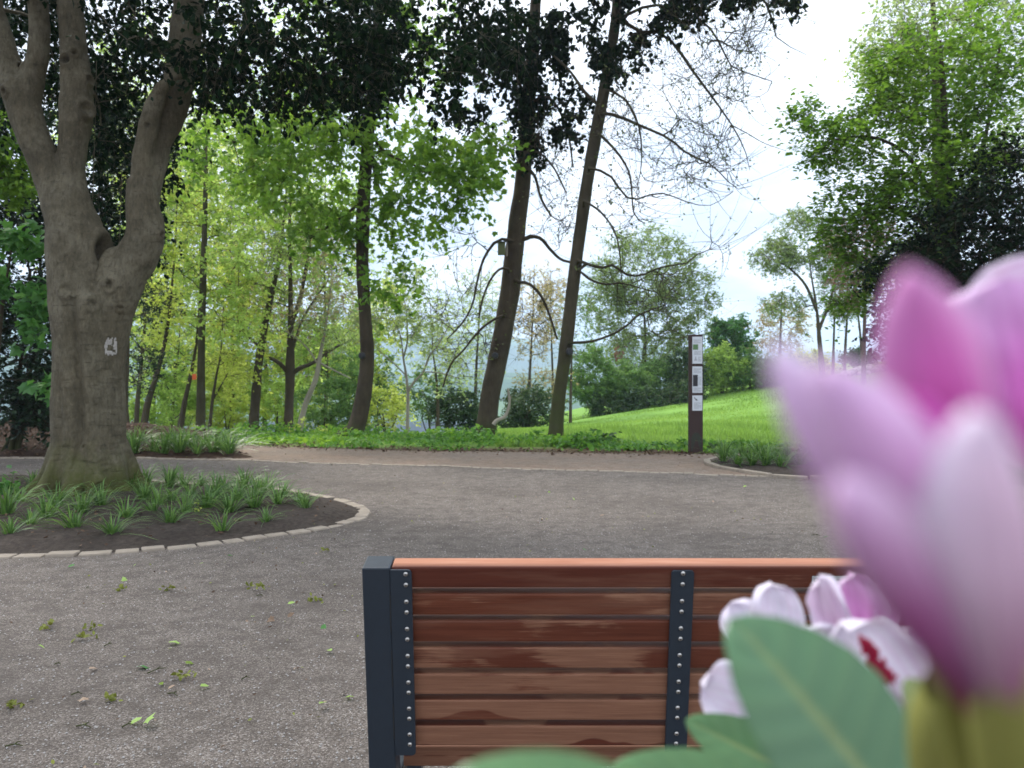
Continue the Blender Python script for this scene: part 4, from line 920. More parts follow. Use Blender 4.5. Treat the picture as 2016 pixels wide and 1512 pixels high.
wood('hedge_tree', 'thin olive-leaved tree between the dense green tree and the bare spreading one', [(1535, 740, 8), (1536, 680, 7), (1538, 620, 5), (1540, 570, 3)], 50, [((1535, 640, 0), (1.7, 1.8, 1.4), 50)], M['bronze'], M['bark_far'], .14, 4, 103, Hm, seg=.6)
wood('hedge_tree', 'nearly bare spreading tree against the sky beyond the meadow', [(1618, 730, 13), (1614, 680, 11), (1608, 610, 8), (1597, 540, 5), (1590, 480, 3)], 44,
     [((1580, 470, 0), (1.9, 1.9, 1.6), 110), ((1530, 500, 0), (1.4, 1.0, 1.2), 64), ((1640, 510, 0), (1.2, 1.6, 1.2), 60), ((1550, 600, 0), (1.3, .8, 1), 36), ((1660, 600, 0), (1.0, .8, 1), 26)], M['willow'], M['bark_far'], .13, 3, 104, Hm, seg=.5, rtip=.011, twl=.6, twr=.008, up=.2,
     extra=[limb([(1608, 612, 7), (1585, 560, 5.5), (1550, 525, 4), (1520, 510, 2)], 44), limb([(1612, 650, 7), (1635, 590, 5.5), (1648, 530, 4), (1655, 480, 2)], 44)])
for i, (px, lean, lab) in enumerate([(1640, 4, 'thin bare trunk close right of the bare spreading tree'), (1662, 8, 'thin bare trunk left of the copper-leaved tree'), (1700, -14, 'curving thin bare trunk nearest the pink petal tip')]):
    wood('hedge_tree', lab, [(px, 735, 7), (px + lean * .3, 680, 6), (px + lean * .8, 610, 5), (px + lean, 540, 3)], 45, [((px + lean, 570, 0), (1.0, 1.6, 1), 30)], M['willow'], M['bark_far'], .11, 3, 105 + i, Hm, seg=.5)
wood('copper_tree', 'faint copper-leaved tree behind the hazel, above the pink petals', [(1700, 730, 10), (1702, 640, 8), (1705, 540, 6), (1706, 450, 3)], 38, [((1700, 480, 0), (1.6, 1.4, 1.3), 50), ((1690, 560, 0), (1.2, 1.0, 1), 22)], M['copper'], M['bark_far'], .14, 4, 109, Hm, seg=.5)
for i, (px, py, Y, rx, ry, lm, lab) in enumerate([
    (1165, 740, 44, 1.4, 1.7, 'hedge', 'grey-green hedge bush right of the slim leaning tree'), (1235, 760, 45, 1.5, 1.3, 'hedge', 'hedge bush under the left half of the round-crowned tree'), (1300, 750, 46, 1.5, 1.4, 'hedge', 'hedge bush under the right half of the round-crowned tree'),
    (1350, 730, 45, 1.0, 1.5, 'hedge_dark', 'dark hedge bush immediately left of the info post'), (1420, 725, 46, 1.3, 1.4, 'spring', 'light green willowy hedge bush immediately right of the info post'), (1475, 730, 46, 1.3, 1.2, 'hedge', 'hedge bush below the olive-leaved tree'),
    (1530, 730, 47, 1.3, .9, 'hedge', 'low hedge bush next to the pale petal tip'), (1590, 715, 47, 1.2, .7, 'spring_yellow', 'yellow-green bush under the bare spreading tree'), (1690, 700, 47, .9, .5, 'hedge_dark', 'dark bush on the crest of the meadow by the stone heap')]):
    bush('hedge_bush', lab, px, Y, [((px, py, 0), (rx, ry, 1.2), int(26 * rx * ry)), ((px, py + ry * 18, .3), (rx, ry * .6, 1), int(14 * rx))], lm, .16, 6, 120 + i, 'hedge bushes beyond the meadow', twl=.6, ntw=7)
for i, (px, lab) in enumerate([(1200, 'darkest low thicket at the lower left of the hedge foot'), (1270, 'low dark thicket in the middle of the hedge foot'), (1340, 'low dark thicket by the info post at the hedge foot')]):
    Y = 43; z = gz(px, Y); py = CY - (z - CAMH) * F / Y
    bush('thicket', lab, px, Y, [((px, py - 16, 0), (1.1, .6, .6), 26)], 'hedge_dark', .14, 6, 140 + i, 'dark thickets at the hedge foot')
# heap of stones on the crest of the meadow
g = Geo(); rs = np.random.default_rng(9)
for k in range(70):
    px = rs.uniform(1640, 1760); Y = 43.5 + rs.uniform(-.5, .5); x = (px - CX) / F * Y
    b = bmesh.new(); bmesh.ops.create_icosphere(b, subdivisions=2, radius=1)
    for v in b.verts: v.co *= 1 + .25 * math.sin(v.co.x * 3 + k) * math.cos(v.co.y * 4 + k)
    for v in b.verts: v.co = Vector((v.co.x * rs.uniform(.9, 1.1) * .22, v.co.y * .18, v.co.z * .13))
    bm_geo(g, b, (x, Y, float(H(x, Y)) + .05 + rs.uniform(0, .42) * (1 - abs(px - 1705) / 70)))
tag(g.build('stone_heap', M['stone'], org=(19.5, 43.5, 1.9), smooth=True), 'heap of pale field stones on the crest of the meadow behind the petals', 'stones')

# ---- right hand side: hazel and dark evergreens
wood('tall_tree', 'tall grey-green leafy tree rising behind the hazel at the top right', [(1850, 740, 40), (1848, 500, 34), (1845, 250, 26), (1838, 50, 18), (1832, -150, 10)], 19,
     [((1850, 40, 0), (1.9, 1.4, 1.6), 80), ((1760, 120, 0), (1.0, 1.2, 1.0), 44), ((1960, 60, 0), (1.4, 1.6, 1.4), 50), ((1880, -180, 0), (2.6, 1.5, 2), 50), ((1900, 250, .5), (1.6, 1.4, 1.4), 40)], M['spring_pale'], M['bark_far'], .12, 4, 151, 'trees at the right', tpl=OVAL, ntw=6, along=3, twl=.6, seg=.4)
tree('hazel', 'wide bright green hazel arching over the meadow from the right', 'tree', trunk_px([(1905, 900, 40), (1896, 640, 34), (1880, 540, 28), (1868, 440, 22), (1862, 330, 17), (1858, 200, 12), (1850, 80, 7)], 12.5, 36),
     [((1650, 285, 12.3), (.65, .35, .6), 34), ((1740, 250, 12.4), (.8, .65, .8), 66), ((1850, 180, 12.4), (.9, .8, .9), 80), ((1680, 400, 12.2), (.6, .35, .6), 36), ((1780, 400, 12.2), (.8, .55, .8), 64), ((1950, 260, 12.4), (.8, 1.0, .9), 70), ((1740, 500, 12), (.7, .4, .6), 46), ((1860, 340, 12), (.8, .7, .8), 60), ((1760, 130, 12.6), (.5, .5, .6), 30), ((1960, 60, 12.6), (.9, .8, 1), 50), ((1585, 215, 12.3), (.25, .12, .3), 7), ((1580, 250, 12.3), (.2, .15, .3), 7), ((1650, 460, 12.2), (.35, .25, .3), 16), ((1690, 590, 11.9), (.4, .2, .4), 12)],
     M['hazel'], M['bark'], leaf=.085, nl=4, ntw=6, twl=.36, up=.25, lup=1.1, hang=.25, droop=.05, rtip=.0035, twr=.0028, seed=152, along=3, skip=.15, seg=.25, group='trees at the right',
     extra=[limb([(1880, 560, 14), (1850, 470, 12), (1800, 430, 9), (1750, 410, 7), (1690, 400, 4)], 12.3), limb([(1885, 520, 14), (1840, 400, 11), (1790, 310, 8), (1720, 270, 6), (1640, 275, 3)], 12.4), limb([(1880, 480, 13), (1920, 350, 10), (1950, 220, 7), (1970, 80, 4)], 12.5), limb([(1890, 600, 12), (1830, 540, 9), (1780, 510, 6), (1720, 505, 4)], 12.2)])
Dk = 'dark evergreen shrubs'
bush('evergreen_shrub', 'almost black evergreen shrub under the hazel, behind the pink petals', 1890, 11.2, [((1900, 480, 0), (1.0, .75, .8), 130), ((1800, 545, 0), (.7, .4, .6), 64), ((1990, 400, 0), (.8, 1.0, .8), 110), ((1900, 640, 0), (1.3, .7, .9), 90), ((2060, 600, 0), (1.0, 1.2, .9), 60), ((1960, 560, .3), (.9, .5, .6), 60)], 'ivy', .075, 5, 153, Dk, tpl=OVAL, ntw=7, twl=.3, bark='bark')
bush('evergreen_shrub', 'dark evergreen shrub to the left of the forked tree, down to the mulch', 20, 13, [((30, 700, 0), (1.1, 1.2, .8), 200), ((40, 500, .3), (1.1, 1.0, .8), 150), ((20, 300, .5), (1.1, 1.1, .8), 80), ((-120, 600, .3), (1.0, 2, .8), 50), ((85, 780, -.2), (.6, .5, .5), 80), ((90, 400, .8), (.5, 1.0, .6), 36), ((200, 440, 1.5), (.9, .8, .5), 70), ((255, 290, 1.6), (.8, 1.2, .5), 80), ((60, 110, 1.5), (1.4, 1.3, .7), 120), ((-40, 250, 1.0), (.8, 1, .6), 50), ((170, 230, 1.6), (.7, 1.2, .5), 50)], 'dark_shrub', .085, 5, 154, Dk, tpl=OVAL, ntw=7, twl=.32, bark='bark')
tree('sapling', 'maple sapling with big pale green lobed leaves beside the forked trunk', 'tree', trunk_px([(-20, 905, 12), (-12, 800, 10), (-5, 700, 8), (5, 600, 6), (18, 520, 4), (30, 450, 3)], 10.5, 24),
     [((35, 470, 10.3), (.30, .22, .3), 9), ((72, 580, 10.2), (.2, .2, .3), 6), ((20, 560, 10.3), (.25, .3, .3), 5), ((70, 760, 10.2), (.15, .1, .3), 2), ((30, 640, 10.2), (.3, .15, .3), 3)], M['maple_near'], M['bark'], leaf=.14, nl=5, ntw=3, twl=.24, tpl=MAPLE, up=.3, lup=.5, hang=.5, rtip=.003, twr=.0025, seed=155, along=0, skip=.3)
tree('sapling', 'light green sapling foliage at the far left edge, above the lobed-leaf sapling', 'tree', trunk_px([(-60, 905, 14), (-55, 700, 12), (-45, 500, 9), (-30, 350, 6), (-10, 250, 3)], 11.5, 24),
     [((15, 300, 11.4), (.35, .4, .4), 22), ((20, 370, 11.3), (.3, .3, .3), 14), ((-60, 300, 11.5), (.6, .8, .5), 20), ((20, 225, 11.5), (.25, .25, .3), 8)], M['hazel'], M['bark'], leaf=.10, nl=5, ntw=5, twl=.26, up=.3, lup=.5, hang=.3, rtip=.003, twr=.0025, seed=156, along=2, skip=.3)
# orange tag on the straight trunk
g = Geo(); box_geo(g, P(382.5, 742, 22.75), .06, .012, .085, None, .006); box_geo(g, P(386.5, 742, 22.80), .012, .04, .012)
tag(g.build('trunk_tag', M['orange'], org=tuple(P(382.5, 742, 22.75))), 'small orange tag fixed to the straight dark trunk in the wood', 'tag')

# ---- low planting
def tuft_mesh(seed, n, h, spread, name):
    rs = np.random.default_rng(seed); g = Geo(); K = 5
    a = rs.uniform(0, 2 * np.pi, n); tilt = np.abs(rs.normal(.0, .45, n)) + .12; L = h * rs.uniform(.6, 1.25, n)
    d = np.stack([np.cos(a), np.sin(a), 0 * a], 1); t = np.linspace(0, 1, K)[None, :, None]
    base = d * rs.uniform(0, .035, (n, 1)) + rs.normal(size=(n, 3)) * [.012, .012, 0]
    pth = base[:, None] + d[:, None] * (np.sin(tilt)[:, None, None] * L[:, None, None] * (t + .8 * spread * t * t)) + np.array([0, 0, 1.]) * (L[:, None, None] * (np.cos(tilt)[:, None, None] * t - .42 * spread * t ** 3))
    side = np.stack([-np.sin(a), np.cos(a), 0 * a], 1)[:, None] * (.0062 * (1 - t ** 1.6) + .0006) * rs.uniform(.7, 1.3, (n, 1, 1))
    V = np.stack([pth - side, pth + side + np.array([0, 0, .002])], 2)
    i = np.arange(n * K * 2).reshape(n, K, 2)
    f = np.stack([i[:, :-1, 0], i[:, :-1, 1], i[:, 1:, 1], i[:, 1:, 0]], -1).reshape(-1, 4)
    g.add(V, f, np.repeat(rs.uniform(0, 1, n), K * 2))
    me = g.mesh(name); me.materials.append(M['sedge']); return me
TUFTS = [tuft_mesh(200 + i, int(34 + 8 * i), .25 + .025 * i, .8, 'grass_tuft') for i in range(6)]
def put_tuft(loc, s, label, group, seed):
    rs = np.random.default_rng(seed); o = bpy.data.objects.new('grass_tuft', TUFTS[seed % 6]); COL.objects.link(o)
    o.location = loc; o.rotation_euler = (rs.normal(0, .08), rs.normal(0, .08), rs.uniform(0, 6.28)); o.scale = (s, s, s * rs.uniform(.9, 1.15))
    tag(o, label, 'grass tuft', group)
rows = {'front row': [(20, 1066), (60, 1048), (147, 1055), (222, 1067), (335, 1046), (437, 1057), (524, 1040), (603, 1014)],
        'second row': [(15, 1024), (90, 1031), (162, 1020), (249, 1031), (302, 1020), (365, 1024), (407, 1012), (452, 1022), (501, 1014), (547, 1003), (590, 1003)],
        'third row': [(38, 1001), (113, 1010), (200, 1008), (283, 995), (312, 1004), (339, 997), (377, 985), (422, 988), (467, 994), (509, 984), (555, 988), (528, 975)],
        'back row': [(66, 966), (262, 972), (287, 966), (332, 970), (360, 964), (396, 966), (441, 969), (480, 970)]}
sd = 0
for rn, l in rows.items():
    for k, (px, py) in enumerate(sorted(l)):
        q = G(px, py); sd += 1
        put_tuft((q[0], q[1], .045), 1.0 + .2 * (sd % 3 == 0) - .16 * (rn == 'front row') - .10, f'grass tuft, {ORD[k]} from left in the {rn} of the kerbed bed', 'grass tufts in the kerbed bed', sd)
for k, (px, py) in enumerate(sorted([(238, 896), (262, 899), (282, 889), (302, 896), (322, 899), (340, 890), (352, 898), (372, 892), (388, 899), (404, 891), (420, 898), (438, 894), (452, 899)])):
    q = G(px, py); sd += 1; put_tuft((q[0], q[1], .05 + .12 * float(sstep(12.6, 14.5, q[1]))), 1.6, f'grass tuft, {ORD[k]} from left on the far soil bank behind the forked tree', 'grass tufts on the far bank', sd)
for k, (px, py) in enumerate(sorted([(1424, 916), (1440, 908), (1452, 922), (1466, 910), (1480, 924), (1494, 912), (1508, 926), (1522, 914), (1536, 928), (1550, 918), (1575, 925), (1600, 918)])):
    q = G(px, py); sd += 1; put_tuft((q[0], q[1], .06), 1.15 + .2 * (k % 2), f'grass tuft, {ORD[k]} from left in the small bed beside the info post', 'grass tufts in the small right bed', sd)
# leafy little plant at the far left of the bed and one among the tufts
def herb(label, loc, h, n, leaf, lm, seed):
    rs = np.random.default_rng(seed); o = thing('leafy_plant', loc, label, 'plant'); g = Geo(); lg = Geo()
    s = np.repeat(np.array([loc]), 9, 0); tw = twigs(g, s, np.tile([[0, 0, 1.]], (9, 1)), h, .006, 4, .1, 5, rs, .35)
    wi = np.repeat(np.arange(9), n); t = rs.uniform(.3, 1, len(wi)) * 3; i0 = np.minimum(t.astype(int), 2); fr = (t - i0)[:, None]
    leaves(lg, tw[wi, i0] * (1 - fr) + tw[wi, i0 + 1] * fr + rs.normal(size=(len(wi), 3)) * .02, leaf, OVAL, .5, .2, rs)
    g.build('stem', M['sedge'], o); lg.build('foliage', M[lm], o)
herb('bright leafy weed standing at the left end of the kerbed bed', (*G(18, 985)[:2], .04), .26, 9, .075, 'maple_near', 1)
herb('small yellowish seedling among the tufts in the bare soil', (*G(388, 1022)[:2], .05), .07, 3, .03, 'spring_yellow', 2)
herb('dark leafy plant at the foot of the slim tree by the meadow', (*G(1186, 878)[:2], 0), .30, 9, .10, 'hedge_dark', 3)
herb('dark green clump right of the foot of the info post', (*G(1405, 890)[:2], 0), .14, 9, .09, 'hedge_dark', 4)

def cover():
    rs = np.random.default_rng(60); g = Geo(); n = 26000
    x = rs.uniform(-7.5, 9, n); fe = np.interp(x, [q[0] for q in far_edge], [q[1] for q in far_edge]); y = fe + .05 + rs.uniform(0, 1, n) ** 1.15 * np.interp(x, [-.5, .6, 1.5, 3], [4.2, 2.6, 1.9, 1.5])
    c = vnoise(np.c_[x * 2.2, y * 2.2, 0 * x], 5); edge = sstep(0, 1.3, y - fe - .5 - .5 * vnoise(np.c_[x * 1.7, x * .6, 0 * x], 15))
    keep = c + rs.normal(0, .35, n) + edge * 1.1 > .6; x, y, c, edge = x[keep], y[keep], c[keep], edge[keep]
    z = H(x, y) + .03 + rs.uniform(0, 1, len(x)) * (.03 + .26 * edge * np.clip(c + .15, 0.03, 1.2))
    col = np.clip(.45 + .3 * vnoise(np.c_[x * .8, y * .8, 0 * x], 9) + .25 * sstep(1.5, 4, x) + .2 * (x < -3.5) + rs.normal(0, .18, len(x)), 0, 1)
    leaves(g, np.c_[x, y, z], .07 + .05 * rs.uniform(0, 1, len(x)) ** 3, IVY, .6, 0, rs, col)
    tag(g.build('ground_cover', M['cover']), 'low leafy ground cover along the far edge of the gravel', 'ground cover', None, 'stuff')
cover()
def blades(n, fx, hmin, hmax, w, rs, g, tint=None):
    x, y = fx; n = len(x); z = H(x, y); a = rs.uniform(0, np.pi, n); h = rs.uniform(hmin, hmax, n)
    d = np.stack([np.cos(a), np.sin(a), 0 * a], 1) * (w * rs.uniform(.6, 1.4, n))[:, None]; b = np.stack([x, y, z - .01], 1); lean = rs.normal(size=(n, 3)) * [.35, .35, 0]
    V = np.stack([b - d, b + d, b + (lean + [0, 0, 1]) * h[:, None]], 1)
    g.add(V, np.arange(3 * n).reshape(n, 3), np.repeat(np.clip(rs.uniform(.2, .8, n) + .3 * vnoise(np.c_[x * .6, y * .6, 0 * x], 2) if tint is None else np.full(n, tint), 0, 1), 3))
def meadow():
    rs = np.random.default_rng(61); g = Geo(); n = 110000
    y = 14.6 + 34 * rs.uniform(0, 1, n) ** 1.4; x = rs.uniform(-.02, .62, n) * y
    blades(n, (x, y), .05, .13, .016, rs, g)
    m = 9000; y = 15.5 + 9 * rs.uniform(0, 1, m); x = rs.uniform(.05, .60, m) * y; k = vnoise(np.c_[x * 1.4, y * .9, 0 * x], 8) > .15
    blades(m, (x[k], y[k]), .14, .26, .014, rs, g, .25)
    tag(g.build('meadow_grass', M['grass']), 'bright green grass of the sloping meadow', 'grass', None, 'stuff')
meadow()
def litter():
    rs = np.random.default_rng(62); g = Geo(); n = 5000
    bm_ = bpy.data.objects['soil_bank'].data; bank = BVHTree.FromPolygons([v.co[:] for v in bm_.vertices], [p.vertices[:] for p in bm_.polygons])
    x = rs.uniform(-12, -4.3, n); y = rs.uniform(12.6, 18, n); hz = [bank.ray_cast(Vector((a, b, 5)), Vector((0, 0, -1)))[0] for a, b in zip(x, y)]; kp = np.array([h is not None for h in hz]); x, y = x[kp], y[kp]; hz = np.array([h[2] for h in hz if h is not None]); x2 = rs.uniform(-6, 8, n // 3); y2 = np.interp(x2, [q[0] for q in far_edge], [q[1] for q in far_edge]) + rs.normal(.1, .3, n // 3)
    z = hz + .015; z2 = np.full(len(x2), .02)
    leaves(g, np.c_[np.r_[x, x2], np.r_[y, y2], np.r_[z, z2]], .06, OVAL, .9, 0, rs)
    tag(g.build('leaf_litter', M['litter']), 'brown leaf litter on the far soil bank and path edge', 'leaf litter', None, 'stuff')
litter()
def pebbles():
    rs = np.random.default_rng(63); n = 12000; Y = 2.2 + 11 * rs.uniform(0, 1, n) ** 1.6; x = rs.uniform(-.72, .5, n) * Y; s = rs.uniform(.0022, .0055, n) * (1 + Y * .03)
    t = np.array([[1, 0, 0], [-.5, .87, 0], [-.5, -.87, 0], [0, 0, .8]]); rot = rs.uniform(0, 6.28, n)
    v = np.stack([t[None, :, 0] * np.cos(rot)[:, None] - t[None, :, 1] * np.sin(rot)[:, None], t[None, :, 0] * np.sin(rot)[:, None] + t[None, :, 1] * np.cos(rot)[:, None], np.repeat(t[None, :, 2], n, 0)], -1)
    V = v * s[:, None, None] * rs.uniform(.6, 1.4, (n, 1, 3)) + np.stack([x, Y, np.full(n, .006)], 1)[:, None]
    f = np.array([[0, 1, 3], [1, 2, 3], [2, 0, 3]])[None] + (np.arange(n) * 4)[:, None, None]
    tag(Geo().add(V, f.reshape(-1, 3)).build('grit', plain_mat('pale_grit', (.34, .32, .30), .85, 0, .3, .5, 900)), 'pale loose grit on the gravel', 'grit', None, 'stuff')
pebbles()

def scraps():
    rs = np.random.default_rng(66); n = 1500; Y = 2.3 + 11 * rs.uniform(0, 1, n) ** 1.25; x = rs.uniform(-.72, .45, n) * Y; k = vnoise(np.c_[x * .9, Y * .9, 0 * x], 4) + rs.normal(0, .5, n) > .1
    for nm, mt, sel, s in (('green_scraps', 'fallen_olive', k & (rs.uniform(0, 1, n) < .4), .014), ('brown_scraps', 'litter', k & (rs.uniform(0, 1, n) < .5), .016), ('pale_scraps', 'fallen_tan', k & (rs.uniform(0, 1, n) < .22), .012)):
        g = Geo(); x2, y2 = x[sel], Y[sel]; leaves(g, np.c_[x2 + rs.normal(0, .05, len(x2)), y2, np.full(len(x2), .014)], s * (1 + .06 * y2), OVAL, 1.2, 0, rs)
        tag(g.build(nm, M[mt]), {'g': 'tiny green plant scraps strewn over the gravel', 'b': 'tiny brown leaf scraps strewn over the gravel', 'p': 'tiny pale leaf scraps strewn over the gravel'}[nm[0]], 'plant scraps', None, 'stuff')
    g = Geo(); m = 900; a = rs.uniform(-6.5, -1.4, m); b = rs.uniform(5.4, 9.6, m); bd = bpy.data.objects['planting_bed'].data; tr = BVHTree.FromPolygons([v.co[:] for v in bd.vertices], [p.vertices[:] for p in bd.polygons])
    h = [tr.ray_cast(Vector((p, q, 3)), Vector((0, 0, -1)))[0] for p, q in zip(a, b)]; pos = np.array([list(q) for q in h if q is not None and q[2] > .02]) + [0, 0, .008]
    leaves(g, pos, .035, OVAL, .9, 0, rs); tag(g.build('bed_litter', M['litter']), 'dead leaves and bits lying on the soil of the kerbed bed', 'leaf litter', None, 'stuff')
scraps()
# fallen leaves, catkins and twigs on the gravel
def fallen():
    F_ = {'lime green': ('fallen_lime', 'leaf', [(240, 1145, .05), (342, 1274, .07), (566, 1197, .055), (652, 1291, .06), (690, 1381, .065), (376, 1312, .04), (394, 1362, .05), (315, 1355, .05), (282, 1437, .055), (280, 1424, .05), (392, 1116, .035), (88, 1286, .04), (262, 1122, .035), (500, 1222, .04), (1080, 970, .09), (1130, 985, .07), (1470, 960, .06), (643, 1394, .05)]),
          'deep green': ('fallen_green', 'leaf', [(278, 1322, .10), (640, 1237, .06), (1155, 1090, .06), (1620, 1064, .06), (450, 1098, .05), (148, 1118, .07)]),
          'olive brown': ('fallen_olive', 'catkin', [(508, 1165, .11), (168, 1263, .09), (330, 1165, .07), (362, 1338, .07), (618, 1185, .06), (238, 1165, .05), (95, 1240, .06), (180, 1242, .05), (216, 1384, .05), (28, 1396, .06), (640, 1088, .05)]),
          'pale tan': ('fallen_tan', 'leaf', [(175, 1327, .08), (566, 1224, .07), (365, 1162, .045), (165, 1390, .05), (330, 1368, .06), (1545, 1105, .05), (1405, 993, .05), (1190, 1018, .06), (528, 1226, .045)])}
    rs = np.random.default_rng(64); dk = 0
    for colr, (mt, kind, l) in F_.items():
        l = sorted(l, key=lambda q: -q[1])
        for k, (px, py, s) in enumerate(l):
            q = G(px, py); g = Geo(); s = s * .72
            c = np.array([q[0], q[1], .012])
            if kind == 'catkin':
                nn = 14; along = np.linspace(-.5, .5, nn)[:, None] * s * 1.3 * unit(np.array([rs.normal(), rs.normal() * .4, 0]))
                leaves(g, c + along + rs.normal(size=(nn, 3)) * [.008, .008, .004] + [0, 0, .01 * (s / .05)], .022 + s * .1, OVAL, .4, 0, rs)
                nm = 'fallen_catkin'
            else:
                if colr == 'deep green' and s > .08: leaves(g, c + rs.normal(size=(7, 3)) * [.035, .02, .006] + [0, 0, .02], s * .75, MAPLE, .7, 0, rs)
                else: leaves(g, c[None] + [0, 0, .010], s, MAPLE if k % 3 == 0 else OVAL, .8, 0, rs)
                nm = 'fallen_leaf'
            o = g.build(nm, M[mt], org=tuple(c))
            tag(o, f'{colr} fallen {kind} on the gravel, ' + (f'{ORD[k]} nearest the camera of the {colr} ones' if k else f'nearest the camera of the {colr} ones'), 'fallen ' + kind, f'{colr} fallen {kind}s on the gravel')
    tw = sorted([(205, 1276, .07), (107, 1312, .05), (290, 1330, .09), (140, 1373, .08), (330, 1370, .06), (10, 1475, .06), (150, 1435, .07), (475, 1342, .05), (170, 1160, .05), (505, 1176, .07), (1520, 1052, .05), (1598, 1056, .10), (240, 1437, .05)], key=lambda q: -q[1])
    for k, (px, py, s) in enumerate(tw):
        q = G(px, py); s = s * rs.uniform(.45, .95); a = rs.normal(0, .6); d = np.array([math.cos(a), math.sin(a), 0]) * s; g = Geo()
        pth = spline([[*q + [0, 0, .010]], [*(q + d * .5 + [0, .006, .014])], [*(q + d + [0, 0, .010])]], 7); v, f = tubes(pth[None], np.linspace(.0028, .0014, 7)[None], 5); g.add(v, f)
        w_ = s * rs.uniform(-.25, .25); p2 = np.array([pth[3], pth[3] + d * .15 + [0, w_ * .6, .006], pth[3] + d * .25 + [0, w_, .004]]); v, f = tubes(p2[None], np.array([[.0025, .002, .0012]]), 4); g.add(v, f)
        tag(g.build('twig', M['bark'], org=tuple(q), smooth=True), 'dark broken twig on the gravel, ' + (f'{ORD[k]} nearest the camera of the twigs' if k else 'nearest the camera of the twigs'), 'twig', 'twigs on the gravel')
fallen()
